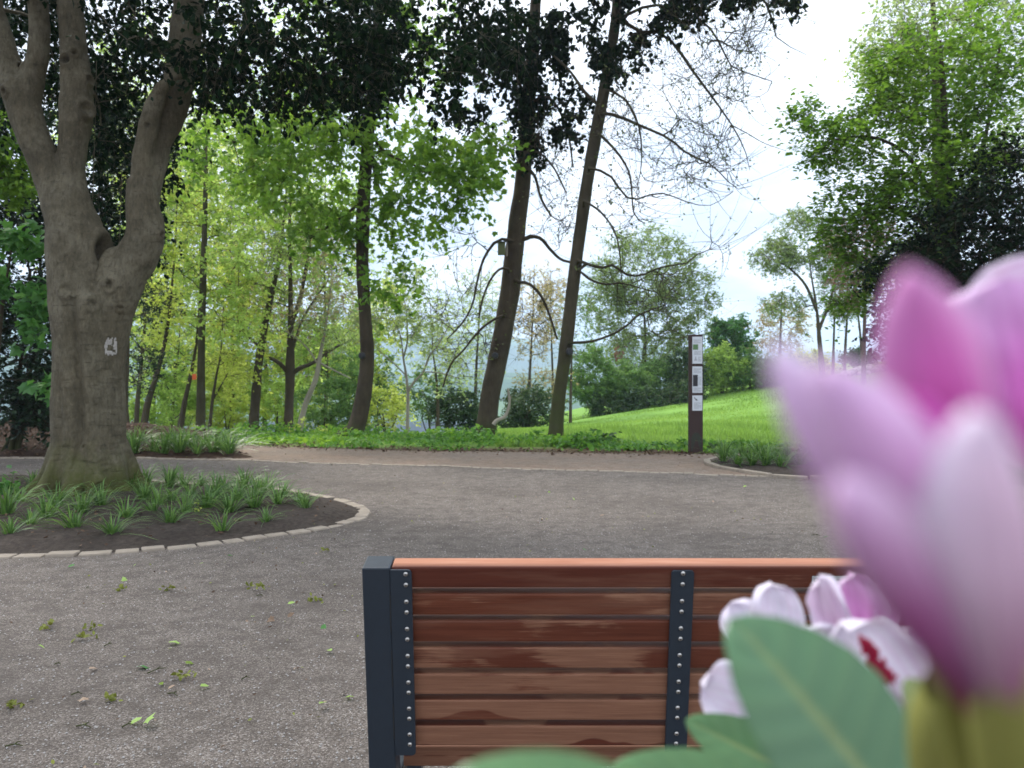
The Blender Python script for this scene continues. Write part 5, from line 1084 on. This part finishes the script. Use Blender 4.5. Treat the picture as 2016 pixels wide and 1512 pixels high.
# ------------------------------------------------------------------ bench
def bench():
    al = R(10); Y0, Z0 = 1.48, 1.19 - 360 / F * 1.48
    dn = np.array([0, math.sin(al), -math.cos(al)]); nn = np.array([0, math.cos(al), math.sin(al)]); ex = np.array([1., 0, 0])
    ax = np.stack([ex, nn, -dn])                      # local x, depth (away), up
    X = lambda px: (px - CX) / F * Y0
    def Q(x, d, t): return np.array([x, Y0, Z0]) + dn * d + nn * t   # x, distance down the back, depth
    o = thing('park_bench', (.6, 1.75, 0), 'park bench with red-brown varnished slats and dark grey steel frame seen from behind', 'bench')
    x0, xc, x1 = X(770), X(1344), X(1344) * 2 - X(742) + .30
    pitch = .0562; hs = .0442; T = .045
    xe = x1 - .03
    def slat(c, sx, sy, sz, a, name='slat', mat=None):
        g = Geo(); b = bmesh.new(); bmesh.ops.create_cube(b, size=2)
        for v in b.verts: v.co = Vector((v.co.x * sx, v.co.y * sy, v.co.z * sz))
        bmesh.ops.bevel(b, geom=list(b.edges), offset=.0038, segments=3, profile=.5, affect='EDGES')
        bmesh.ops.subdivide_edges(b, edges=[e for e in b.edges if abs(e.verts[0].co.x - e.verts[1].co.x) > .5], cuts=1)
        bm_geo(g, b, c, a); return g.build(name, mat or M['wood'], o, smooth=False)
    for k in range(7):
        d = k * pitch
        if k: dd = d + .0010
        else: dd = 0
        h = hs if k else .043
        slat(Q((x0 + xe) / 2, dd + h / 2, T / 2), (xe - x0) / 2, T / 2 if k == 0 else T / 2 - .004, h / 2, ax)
    # seat: boards running away from us
    sa = R(4); sx = np.stack([ex, np.array([0, math.cos(sa), math.sin(sa)]), np.array([0, -math.sin(sa), math.cos(sa)])])
    for k in range(8):
        y = 1.67 + k * .054; z = .3985 + (y - 1.67) * math.tan(sa)
        slat(np.array([(x0 + xe) / 2, y, z]), (xe - x0) / 2, .0228, .0225, sx)
    # end posts: square tube with folded flange plate carrying the bolts
    Lp = 7 * pitch + .004
    def post(xa, xb, flip):
        fr = o
        g = Geo(); w = abs(xb - xa) / 2; mid = (xa + xb) / 2
        full = .0
        # tube from the top to the seat, then straight leg to the ground
        L1 = Lp + .075
        box_geo(g, Q(mid, L1 / 2 - .0015, .026 - .004), w, .030, L1 / 2, ax, .003)
        e = Q(mid, L1 - .0015, .022); zb = e[2] + .02
        box_geo(g, np.array([mid, e[1] + .004, zb / 2]), w, .030, zb / 2, None, .003)
        fp = g.build('post', M['steel'], fr)
        # folded flange
        g = Geo(); fx = X(808) - X(766); s = -1 if flip else 1
        cx = (xb + s * fx / 2) if not flip else (xa + s * fx / 2)
        b = bmesh.new(); bmesh.ops.create_cube(b, size=2)
        for v in b.verts: v.co = Vector((v.co.x * fx / 2, v.co.y * .002, v.co.z * (Lp - .006) / 2))
        ed = [q for q in b.edges if abs(q.verts[0].co.x - q.verts[1].co.x) < 1e-5 and abs(q.verts[0].co.z - q.verts[1].co.z) < 1e-5 and q.verts[0].co.x * s > 0]
        bmesh.ops.bevel(b, geom=ed, offset=.008, segments=5, profile=.5, affect='EDGES')
        bm_geo(g, b, Q(cx, .003 + (Lp - .006) / 2, -.0062), ax)
        g.build('flange_plate', M['steel'], fr)
        # laser cut slots at the fold and rain marks
        g = Geo()
        for a, c in ((.052, .130), (.168, .245), (.282, .358)):
            box_geo(g, Q(xb - .0015 if not flip else xa + .0015, (a + c) / 2, -.0083), .0007, .0004, (c - a) / 2, ax)
        g.build('fold_slot', M['socket'], fr)
    post(X(713.5), X(769), False)
    post(x1 - .055, x1, True)
    # straps
    for xs in (xc, xc + (xc - X(742))):
        if xs > x1 - .2: xs = x1 - .35
        g = Geo(); b = bmesh.new(); bmesh.ops.create_cube(b, size=2)
        hl = (Lp + .02 - .006) / 2
        for v in b.verts: v.co = Vector((v.co.x * .0215, v.co.y * .0025, v.co.z * hl))
        ed = [q for q in b.edges if abs(q.verts[0].co.x - q.verts[1].co.x) < 1e-5 and abs(q.verts[0].co.z - q.verts[1].co.z) < 1e-5 and q.verts[0].co.z > 0]
        bmesh.ops.bevel(b, geom=ed, offset=.006, segments=5, profile=.5, affect='EDGES')
        bm_geo(g, b, Q(xs, .006 + hl, -.0028), ax); g.build('back_strap', M['steel'], o)
        g = Geo(); box_geo(g, np.array([xs, 1.84, .360]), .02, .20, .014, None, .003); box_geo(g, np.array([xs, 1.70, .165]), .02, .025, .164, None, .003); box_geo(g, np.array([xs, 2.00, .165]), .02, .02, .164, None, .003); g.build('under_frame', M['steel'], o)
    for xs in (X(742), x1 - .027):
        g = Geo(); box_geo(g, np.array([xs, 1.84, .352]), .025, .20, .019, None, .003); box_geo(g, np.array([xs, 2.01, .160]), .025, .025, .158, None, .003); g.build('front_leg', M['steel'], o)
    # button head bolts with hexagon sockets
    b = bmesh.new(); bmesh.ops.create_uvsphere(b, u_segments=18, v_segments=10, radius=.0046)
    bmesh.ops.delete(b, geom=[v for v in b.verts if v.co.z < -.0001], context='VERTS')
    for v in b.verts: v.co.z *= .62
    bg = Geo(); bm_geo(bg, b); bm_ = bg.mesh('bolt'); bm_.materials.append(M['bolt']); bm_.polygons.foreach_set('use_smooth', np.ones(len(bm_.polygons), bool))
    b = bmesh.new(); bmesh.ops.create_cone(b, cap_ends=True, segments=6, radius1=.0015, radius2=.0015, depth=.0008)
    hg = Geo(); bm_geo(hg, b); hm = hg.mesh('socket'); hm.materials.append(M['socket'])
    rot = Matrix(np.stack([ex, -dn, -nn], 1).tolist()).to_euler() if False else Matrix([[1, 0, 0], [0, float(-dn[1]), float(-nn[1])], [0, float(-dn[2]), float(-nn[2])]]).to_euler()
    wo = np.array(o['_o'])
    xb = X(799.5)
    for col, xx in enumerate((xb, xc, xc + (xc - X(742)), x1 - .055 - .030)):
        if col == 2: xx = min(xx, x1 - .35) if xx > x1 - .2 else xx
        for k in range(7):
            for off in (.0112, .0330):
                d = k * pitch + off; t = -.0083 if col in (0, 3) else -.0054
                c = bpy.data.objects.new('bolt', bm_); COL.objects.link(c); c.parent = o
                c.location = tuple(Q(xx, d, t) - wo); c.rotation_euler = rot
                s = bpy.data.objects.new('socket', hm); COL.objects.link(s); s.parent = c; s.location = (0, 0, .0027); s.rotation_euler = (0, 0, k * 1.7 + off * 90)
    # small grey sticker on the top slat
    st = Geo(); a, c = X(1600), X(1690); box_geo(st, Q((a + c) / 2, .026, -.0005), (c - a) / 2, .0005, .0075, ax, .0003); sk = st.build('sticker', M['sticker'], o)
    g = Geo(); cc = Q(X(1608), .026, -.0012); th = np.linspace(-.3, 3.6, 16)
    pth = np.array([cc + ex * (.0035 * math.cos(q)) - dn * (.004 * math.sin(q)) for q in th]); v, f = tubes(pth[None], np.full((1, 16), .0005), 4); g.add(v, f)
    for xq, dq, w in ((X(1608), .0285, .004), (X(1632), .0245, .006), (X(1632), .0275, .006), (X(1655), .026, .007), (X(1678), .026, .005)): box_geo(g, Q(xq, dq, -.0012), w, .0003, .0008, ax)
    g.build('print', M['socket'], sk)
bench()

# ------------------------------------------------------------------ information post
def info_post():
    Y = 13.2; o = thing('info_post', G(1370.5, 893), 'tall narrow brown information post with three white panels at the gravel edge', 'information post')
    g = Geo(); c = P(1370.5, 776, Y); box_geo(g, np.array([c[0], Y + .05, 1.0]), .1175, .05, 1.035, None, .006); g.build('post', M['corten'], o)
    y = Y - .004
    def pan(a, b, items):
        g = Geo(); q0, q1 = P(1363, a, Y), P(1382.5, b, Y); m = (q0 + q1) / 2
        box_geo(g, np.array([m[0], y, m[2]]), (q1[0] - q0[0]) / 2, .005, (q0[2] - q1[2]) / 2, None, .002); p = g.build('panel', M['panel'], o)
        for kind, mat, (x0, y0, x1, y1) in items:
            g = Geo(); u, w = P(x0, y0, Y), P(x1, y1, Y)
            if kind == 'box': box_geo(g, np.array([(u[0] + w[0]) / 2, y - .0065, (u[2] + w[2]) / 2]), (w[0] - u[0]) / 2, .001, (u[2] - w[2]) / 2); nm = 'picture'
            elif kind == 'lines':
                nm = 'print'; n = max(2, int((y1 - y0) / 1.6))
                for i in range(n):
                    zz = u[2] + (w[2] - u[2]) * (i + .5) / n; l = 1 - .35 * ((i * 7) % 5 == 4)
                    box_geo(g, np.array([u[0] + (w[0] - u[0]) * l / 2, y - .006, zz]), (w[0] - u[0]) * l / 2, .0006, .003)
            else:
                nm = 'picture'; pts = items_shape[kind]
                b = bmesh.new(); vs = [b.verts.new((u[0] + (w[0] - u[0]) * s, y - .0062, u[2] + (w[2] - u[2]) * t)) for s, t in pts]; f = b.faces.new(vs)
                r_ = bmesh.ops.extrude_face_region(b, geom=[f]); [setattr(v, 'co', v.co + Vector((0, -.001, 0))) for v in r_['geom'] if isinstance(v, bmesh.types.BMVert)]
                bmesh.ops.triangulate(b, faces=list(b.faces)); bm_geo(g, b)
            g.build(nm, M[mat], p)
    items_shape = {'bird': [(0, .05), (.25, .2), (.5, .55), (.75, .6), (1, .95), (.7, .85), (.55, 1.0), (.45, .8), (.3, .55)], 'plant': [(.5, 0), (.75, .4), (.65, .45), (1, 1), (0, 1), (.35, .45), (.25, .4)]}
    pan(663, 716, [('lines', 'ink', (1365, 668, 1380, 676)), ('box', 'ink_green', (1364, 678, 1374, 688.5)), ('lines', 'ink', (1366, 691, 1380, 699)), ('plant', 'ink', (1366, 701, 1372.5, 710)), ('lines', 'ink', (1374, 702, 1380, 712))])
    pan(721.5, 773.5, [('lines', 'ink', (1365, 725, 1380, 735)), ('box', 'ink_dark', (1364, 738, 1373.5, 760.5)), ('lines', 'ink', (1375, 741, 1381, 758)), ('lines', 'ink', (1365, 763, 1380, 771))])
    pan(778.5, 808.5, [('bird', 'ink_dark', (1365.5, 781, 1374, 789)), ('lines', 'ink', (1366, 792, 1380, 805))])
    g = Geo(); g.add(*shadow_arch_geo(P(1371, 893, Y), .085, .34, Y - .004)); g.build('shadow_arch', M['nest_dark'], o)  # thin dark arch stands in for a shadow on the post foot
def shadow_arch_geo(c, hw, h, y):
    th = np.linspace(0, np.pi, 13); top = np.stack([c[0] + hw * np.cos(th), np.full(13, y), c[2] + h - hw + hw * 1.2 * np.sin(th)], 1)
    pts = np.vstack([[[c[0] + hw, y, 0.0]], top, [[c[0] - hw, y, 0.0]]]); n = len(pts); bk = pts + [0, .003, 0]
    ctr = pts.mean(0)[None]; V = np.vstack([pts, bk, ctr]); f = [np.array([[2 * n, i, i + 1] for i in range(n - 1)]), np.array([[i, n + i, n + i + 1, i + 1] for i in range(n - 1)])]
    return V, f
info_post()

# ------------------------------------------------------------------ rhododendron in the foreground
CAMP = np.array([0, 0, CAMH])
def petal(g, base, tip, w, facing, bulge, cup, cols, ruffle=0.0, seed=0, shape=(.6, .62, 1.5), nu=30, nv=33, twist=0, thick=.0006):
    """spoon-shaped petal from base to tip; facing = outward normal; cols = (base, mid, tip, edge) pigments"""
    rs = np.random.default_rng(seed); base = np.asarray(base, float); tip = np.asarray(tip, float)
    ax_ = tip - base; L = np.linalg.norm(ax_); a = ax_ / L; n = unit(facing - np.dot(facing, a) * a); s = np.cross(a, n)
    U, Vv = np.meshgrid(np.linspace(0, 1, nu), np.linspace(-1, 1, nv), indexing='ij')
    prof = (np.clip(U, 0, 1) ** shape[0] + .05) * np.clip(1 - U ** shape[2], 0, 1) ** shape[1]; prof = prof / prof.max()
    ph = rs.uniform(0, 6.28, 4)
    ruf = ruffle * L * (np.sin(U * 13 + ph[0]) * Vv + .7 * np.sin(Vv * 7 + ph[1]) * U + .4 * np.sin(U * 21 + Vv * 4 + ph[2])) * U * (.3 + np.abs(Vv))
    h = bulge * L * np.sin(np.pi * np.clip(U, 0, 1) ** .85) - cup * w * (Vv ** 2) * (.35 + .65 * np.sin(np.pi * U ** .8)) + ruf
    mid = .10 * w * np.exp(-(Vv / .12) ** 2) * (1 - U) * np.sin(np.pi * U)
    pt = base + a * (U * L)[..., None] + s * (Vv * w / 2 * prof)[..., None] + n * (h - mid)[..., None]
    cb, cm, ct, ce = [np.array(c) for c in cols]
    u = U[..., None]; c = np.where(u < .5, cb + (cm - cb) * (u / .5), cm + (ct - cm) * ((u - .5) / .5))
    e = (np.abs(Vv) ** 2.5)[..., None]; c = c * (1 - .75 * e) + ce * .75 * e
    st = (.5 + .5 * np.sin(Vv * 24 + 2 * np.sin(U * 3))) ** 3; c = c * (1 - np.array([.10, .22, .12]) * st[..., None] * (1 - .6 * u)); bl = (vnoise(np.stack([U * 6, Vv * 4, 0 * U], -1).reshape(-1, 3), seed + 3).reshape(U.shape))[..., None]; c = c * (1 + .06 * bl)
    i = np.arange(nu * nv).reshape(nu, nv); f = np.stack([i[:-1, :-1], i[1:, :-1], i[1:, 1:], i[:-1, 1:]], -1).reshape(-1, 4)
    g.add(pt, f, None, np.clip(c, 0, 1)); g.add(pt - n * thick, f[:, ::-1], None, np.clip(c, 0, 1))

WHITE = (.82, .78, .86); PALE = (.80, .52, .75); PINK = (.74, .24, .66); MAG = (.60, .04, .42); DEEP = (.36, .02, .18); BLUSH = (.82, .66, .81)

def rleaf(root, base, tip, w, facing, fold, bend, cols, seed=0, name='leaf'):
    g = Geo(); base = np.asarray(base, float); tip = np.asarray(tip, float); ax_ = tip - base; L = np.linalg.norm(ax_); a = ax_ / L; n = unit(facing - np.dot(facing, a) * a); s = np.cross(a, n)
    nu, nv = 34, 17; U, V = np.meshgrid(np.linspace(0, 1, nu), np.linspace(-1, 1, nv), indexing='ij')
    prof = np.sin(np.pi * np.clip(U, 0, 1) ** .85) ** .62
    side = .006 * w * np.sin(U * 46 - np.abs(V) * 7)
    h = -bend * L * (U ** 2) + fold * w * np.abs(V) * prof - .25 * fold * w * V ** 2 + side * (np.abs(V) > .1)
    pt = base + a * (U * L)[..., None] + s * (V * w / 2 * prof)[..., None] + n * h[..., None]
    rib = np.exp(-(V / .05) ** 2)[..., None] * (1 - .6 * U[..., None]); vein = (.5 + .5 * np.sin(U * 46 - np.abs(V) * 7))[..., None] ** 8
    c = np.array(cols[0]) + (np.array(cols[1]) - cols[0]) * U[..., None]; c = c * (1 - rib) + np.array(cols[2]) * rib; c = c * (1 - .07 * vein) + np.array(cols[2]) * .07 * vein; c = c * (1 + .10 * vnoise(np.stack([U * 7, V * 3, 0 * U], -1).reshape(-1, 3), seed).reshape(U.shape)[..., None])
    i = np.arange(nu * nv).reshape(nu, nv); f = np.stack([i[:-1, :-1], i[1:, :-1], i[1:, 1:], i[:-1, 1:]], -1).reshape(-1, 4)
    g.add(pt, f, None, c); g.add(pt - n * .0005, f[:, ::-1], None, c * .9)
    return g.build(name, M['rleaf'], root, smooth=True)

def rhodo():
    o = thing('rhododendron', (.30, .30, 0), 'blurred pink and white flowering rhododendron close in front, with glossy green leaves', 'shrub')
    back = lambda px, py: CAMP - P(px, py, .2)          # direction towards the viewer
    # --- big nearest bud truss
    def bp(a, b, d0, d1, w, fac, bulge, cup, cols, seed, **k):
        g = Geo(); petal(g, P(*a, d0 * .72), P(*b, d1 * .72), w * .72, np.array(fac, float), bulge, cup, cols, seed=seed, **k)
        return g.build('bud_petal', M['petal'], o, smooth=True)
    f = F
    D = .112
    VM = (.60, .03, .42)
    bp((1915, 960), (1793, 530), .124, .117, .0165, (-.45, -1, .25), .05, .5, (VM, (.70, .20, .56), (.74, .32, .64), (.80, .50, .74)), 1, shape=(.7, .8, 1.3))
    bp((1790, 1180), (1512, 690), .113, .106, .0118, (-.75, -.8, -.2), .07, .6, ((.70, .28, .58), (.78, .50, .78), (.82, .68, .86), WHITE), 3)
    bp((1960, 1230), (1632, 722), .108, .101, .0165, (-.25, -1, .2), .09, .55, ((.42, .06, .28), (.70, .40, .66), (.78, .56, .80), BLUSH), 4)
    bp((2010, 1390), (1952, 812), .103, .095, .0165, (.2, -1, 0), .08, .5, ((.42, .14, .28), (.72, .54, .66), (.80, .68, .80), WHITE), 5)
    bp((1925, 1400), (1652, 962), .105, .098, .0125, (-.6, -.9, -.1), .09, .7, ((.14, .015, .07), (.36, .10, .27), (.76, .52, .76), BLUSH), 6)
    bp((1990, 1360), (1790, 780), .114, .112, .0200, (-.1, -1, 0), .04, .5, (DEEP, VM, VM, PINK), 7)
    # frilled white and pink lobe at the right edge above
    for bs, tp, dd, w, cols, sd_ in (((2060, 930), (1978, 548), .185, .030, (MAG, PINK, (.80, .50, .80), WHITE), 8), ((2090, 900), (2040, 500), .20, .034, (PINK, PALE, BLUSH, WHITE), 9), ((2040, 640), (2000, 505), .215, .018, (BLUSH, WHITE, WHITE, WHITE), 10)):
        g = Geo(); petal(g, P(*bs, dd), P(*tp, dd), w, np.array([-.2, -1, .3]), .05, .3, cols, .03, sd_, (.6, .32, 4)); g.build('bud_petal', M['petal'], o, smooth=True)
    # stalks and calyx, olive green with a red stem behind
    def stem(pts, d, w, cols, name='stalk'):
        g = Geo(); q = spline([[*P(a, b, dd), ww] for (a, b), dd, ww in zip(pts, d, w)], 16); v, ff = tubes(q[None, :, :3], q[None, :, 3], 14); t = np.repeat(np.linspace(0, 1, 16), 14)[:, None]
        g.add(v, ff, None, np.array(cols[0]) * (1 - t) + np.array(cols[1]) * t); g.build(name, M['rstem'], o, smooth=True)
    OL, OL2, RD = (.12, .12, .02), (.20, .20, .05), (.14, .035, .02)
    stem([(1960, 1300), (1990, 1420), (2040, 1600)], (.115, .118, .12), (.0045, .0060, .0075), (OL2, OL))
    stem([(1850, 1230), (1900, 1400), (1960, 1600)], (.130, .133, .135), (.0035, .0045, .006), (OL, OL))
    stem([(1850, 1300), (1900, 1380), (1960, 1470), (2050, 1620)], (.128, .128, .127, .127), (.0012, .0016, .0020, .0026), (RD, RD))
    stem([(1880, 1360), (1870, 1450), (1900, 1650)], (.150, .155, .16), (.006, .008, .009), (OL2, OL))
    # --- white flowers further back
    WC = ((.72, .60, .70), WHITE, WHITE, (.82, .78, .84)); PC = ((.66, .22, .54), (.70, .36, .62), (.76, .62, .74), WHITE)
    def bloom(base, d, petals, seed):
        B = P(*base, d); g0 = Geo(); dn_ = unit(B - P(petals[0][0], petals[0][1], d)); q = spline([B + dn_ * .02 + [.004, .02, -.012], B + dn_ * .008, B - dn_ * .004], 6)
        v, f = tubes(q[None], np.array([[.0015, .0022, .003, .0042, .0055, .0065]]), 10); g0.add(v, f, None, np.tile(np.array(BLUSH), (len(v), 1)))
        fo = g0.build('flower', M['petal'], o, smooth=True)
        for k, (px, py, w, fac, cols, dd) in enumerate(petals):
            g = Geo(); petal(g, B, P(px, py, d + dd), w, np.array(fac, float), .10, -.12, cols, .055, seed * 9 + k, (.75, .46, 3.0), thick=.0003); g.build('petal', M['petal'], fo, smooth=True)
        return fo
    PW = ((.70, .40, .62), (.74, .54, .70), (.76, .66, .76), WHITE); PP = ((.62, .10, .40), (.68, .26, .60), (.72, .42, .68), (.80, .72, .80))
    bloom((1540, 1340), .42, [(1520, 1150, .028, (-.2, -1, .2), WC, 0), (1440, 1185, .026, (-.5, -1, .3), WC, .012), (1600, 1240, .024, (.4, -1, .3), WC, .012)], 31)
    bloom((1690, 1340), .40, [(1612, 1138, .020, (-.6, -1, .1), PW, -.006), (1672, 1128, .026, (.1, -1, .1), PP, 0), (1735, 1150, .022, (.5, -1, .1), PP, .01), (1588, 1232, .022, (-.4, -1, .3), WC, -.012)], 32)
    fb = bloom((1830, 1450), .34, [(1655, 1225, .036, (-.3, -1, .2), WC, -.004), (1775, 1240, .030, (.2, -1, .1), WC, 0), (1880, 1300, .03, (.5, -1, .1), WC, .01)], 33)
    g = Geo(); rs = np.random.default_rng(2)
    for k in range(60):        # crimson flare of spots on the throat
        u = rs.uniform(0, 1); cx, cy = 1708 + 38 * u + rs.normal(0, 10) * (1.1 - u * .6), 1268 + 72 * u + rs.normal(0, 7); ln = rs.uniform(5, 16)
        pp = np.stack([P(cx - ln * .4, cy - ln * .8, .318), P(cx, cy, .317), P(cx + ln * .4, cy + ln * .8, .318)]); v, ff = tubes(pp[None], np.array([[.0004, rs.uniform(.0008, .0017), .0004]]), 6); g.add(v, ff, None, np.tile([[.40, .012, .055]], (len(v), 1)))
    for k in range(5):
        a_ = rs.uniform(-3, 3); pp = np.stack([P(1735, 1345 + a_, .328), P(1750, 1337 + a_, .327), P(1768, 1328 + a_, .328)]); v, ff = tubes(pp[None], np.array([[.0003, .0008, .0003]]), 6); g.add(v, ff, None, np.tile([[.46, .03, .09]], (len(v), 1)))
    g.build('throat_blotch', M['petal'], fb, smooth=True)
    bloom((1560, 1390), .38, [(1380, 1345, .032, (-.6, -1, .1), WC, 0), (1425, 1425, .024, (-.5, -1, -.2), WC, .008)], 34)
    bloom((1560, 1640), .36, [(1450, 1432, .030, (-.2, -1, .3), WC, 0), (1385, 1500, .030, (-.5, -1, .3), WC, .008), (1540, 1450, .026, (.3, -1, .3), WC, .01)], 35)
    # --- leaves
    LG = ((.060, .145, .062), (.070, .165, .074), (.19, .24, .08)); LG2 = ((.055, .14, .045), (.068, .165, .055), (.18, .24, .07))
    rleaf(o, P(1790, 1640, .185), P(1455, 1205, .205), .046, np.array([.35, -.8, .6]), .10, .06, LG, 1)
    rleaf(o, P(1600, 1545, .33), P(1352, 1415, .34), .026, np.array([-.2, -.75, .7]), .10, .03, LG2, 2)
    rleaf(o, P(1330, 1640, .15), P(880, 1505, .16), .020, np.array([-.1, -.55, .85]), .08, .10, LG2, 3)
    rleaf(o, P(1560, 1600, .25), P(1205, 1500, .26), .025, np.array([.1, -.6, .8]), .10, .05, LG2, 4)
    rleaf(o, P(1960, 1640, .22), P(1800, 1330, .24), .034, np.array([.4, -.8, .5]), .12, .05, ((.10, .14, .03), (.12, .16, .04), (.2, .22, .07)), 5)
    # woody branches down to the ground
    for pts, w in (([(.16, .20, 1.02), (.24, .30, .85), (.30, .36, .45), (.30, .30, -.05)], .012), ([(.12, .24, 1.0), (.22, .34, .82), (.29, .36, .5)], .008), ([(.19, .36, 1.02), (.24, .36, .85), (.30, .37, .5)], .007)):
        g = Geo(); q = spline(pts, 14); v, ff = tubes(q[None], np.linspace(.005, w, 14)[None], 9); g.add(v, ff, None, np.tile([[.13, .09, .05]], (len(v), 1))); g.build('branch', M['rstem'], o, smooth=True)
rhodo()

# ------------------------------------------------------------------ sky, light, air, camera
EL, ROT = R(50), R(-42)     # sun high, ahead and to the left, through thin cloud
def world():
    w = bpy.data.worlds.new('World'); sc.world = w; w.use_nodes = True; nt = w.node_tree; nt.nodes.clear(); n = NB(nt)
    out = nt.nodes.new('ShaderNodeOutputWorld')
    sky = n('TexSky', sky_type='NISHITA', sun_disc=False, sun_elevation=EL, sun_rotation=ROT, air_density=1.0, dust_density=1.5, ozone_density=1.0)
    d = n('TexCoord').outputs['Generated']; s = n('SeparateXYZ', {0: d})
    den = n.math('ADD', n.math('MAXIMUM', s.outputs['Z'], 0.0), .22)
    uv = n('CombineXYZ', {0: n.math('DIVIDE', s.outputs['X'], den), 1: n.math('DIVIDE', s.outputs['Y'], den), 2: 0.0}).outputs[0]
    a = n.noise(uv, 1.3, 7, .55, scl=(1, 1, 1)); b = n.noise(uv, 3.4, 6, .6)
    cov = n.ramp(n.math('ADD', n.math('MULTIPLY', a, .7), n.math('MULTIPLY', b, .3)), [(.36, 0.45), (.52, 1.0)])
    c = n.mix(b, (8.2, 8.8, 9.9), (11.6, 12.0, 12.4))
    col = n.mix(cov, n.mix(.5, sky.outputs[0], (5.4, 6.6, 9.0)), c)
    low = n.ramp(s.outputs['Z'], [(.0, 1.0), (.22, .75), (.42, 0.0)])
    col = n.mix(n.math('MULTIPLY', low, n.ramp(a, [(.44, 1.0), (.60, .15)])), col, (3.9, 4.6, 5.9))
    bg = n('Background', {'Color': col, 'Strength': .1})
    nt.links.new(bg.outputs[0], out.inputs[0])
world()
L = bpy.data.lights.new('sun', 'SUN'); L.energy = 2.4; L.angle = R(12); L.color = (1, .95, .87)
lo = bpy.data.objects.new('sun', L); COL.objects.link(lo)
# NISHITA: rotation measured from +Y clockwise; direction to the sun
sd_ = Vector((math.sin(ROT) * math.cos(EL), math.cos(ROT) * math.cos(EL), math.sin(EL)))
lo.rotation_euler = sd_.to_track_quat('Z', 'Y').to_euler()

def haze():
    b = bmesh.new(); bmesh.ops.create_cube(b, size=2)
    for v in b.verts: v.co = Vector((v.co.x * 4200, v.co.y * 2450 + 2300, v.co.z * 190 + 135))
    g = Geo(); bm_geo(g, b)
    m, nt, out = newmat('air_haze'); n = NB(nt)
    pv = n('VolumePrincipled', {'Color': (.66, .80, 1.0, 1), 'Density': .00042, 'Anisotropy': 0.0})
    nt.links.new(pv.outputs[0], out.inputs['Volume'])
    tag(g.build('haze', m), 'blue summer haze lying over the valley and hills', 'haze', None, 'stuff')
haze()

cam = bpy.data.cameras.new('camera'); co = bpy.data.objects.new('camera', cam); COL.objects.link(co)
cam.sensor_width = 36; cam.lens = 36 * F / 2016; cam.clip_start = .01; cam.clip_end = 20000
co.location = (0, 0, CAMH); co.rotation_euler = (R(90), 0, 0)
cam.dof.use_dof = True; cam.dof.focus_distance = 2.3; cam.dof.aperture_fstop = cam.lens / 3.85; cam.dof.aperture_blades = 0
sc.camera = co
vs = sc.view_settings; vs.view_transform = 'Standard'; vs.look = 'None'; vs.gamma = 1; vs.exposure = 1.0
cy = sc.cycles
cy.max_bounces = 7; cy.diffuse_bounces = 4; cy.glossy_bounces = 2; cy.transmission_bounces = 4; cy.volume_bounces = 2; cy.transparent_max_bounces = 6
cy.use_denoising = True
try: cy.denoiser = 'OPENIMAGEDENOISE'; cy.denoising_prefilter = 'ACCURATE'
except Exception: pass
cy.sample_clamp_indirect = 6
for o in bpy.data.objects:
    if '_o' in o: del o['_o']
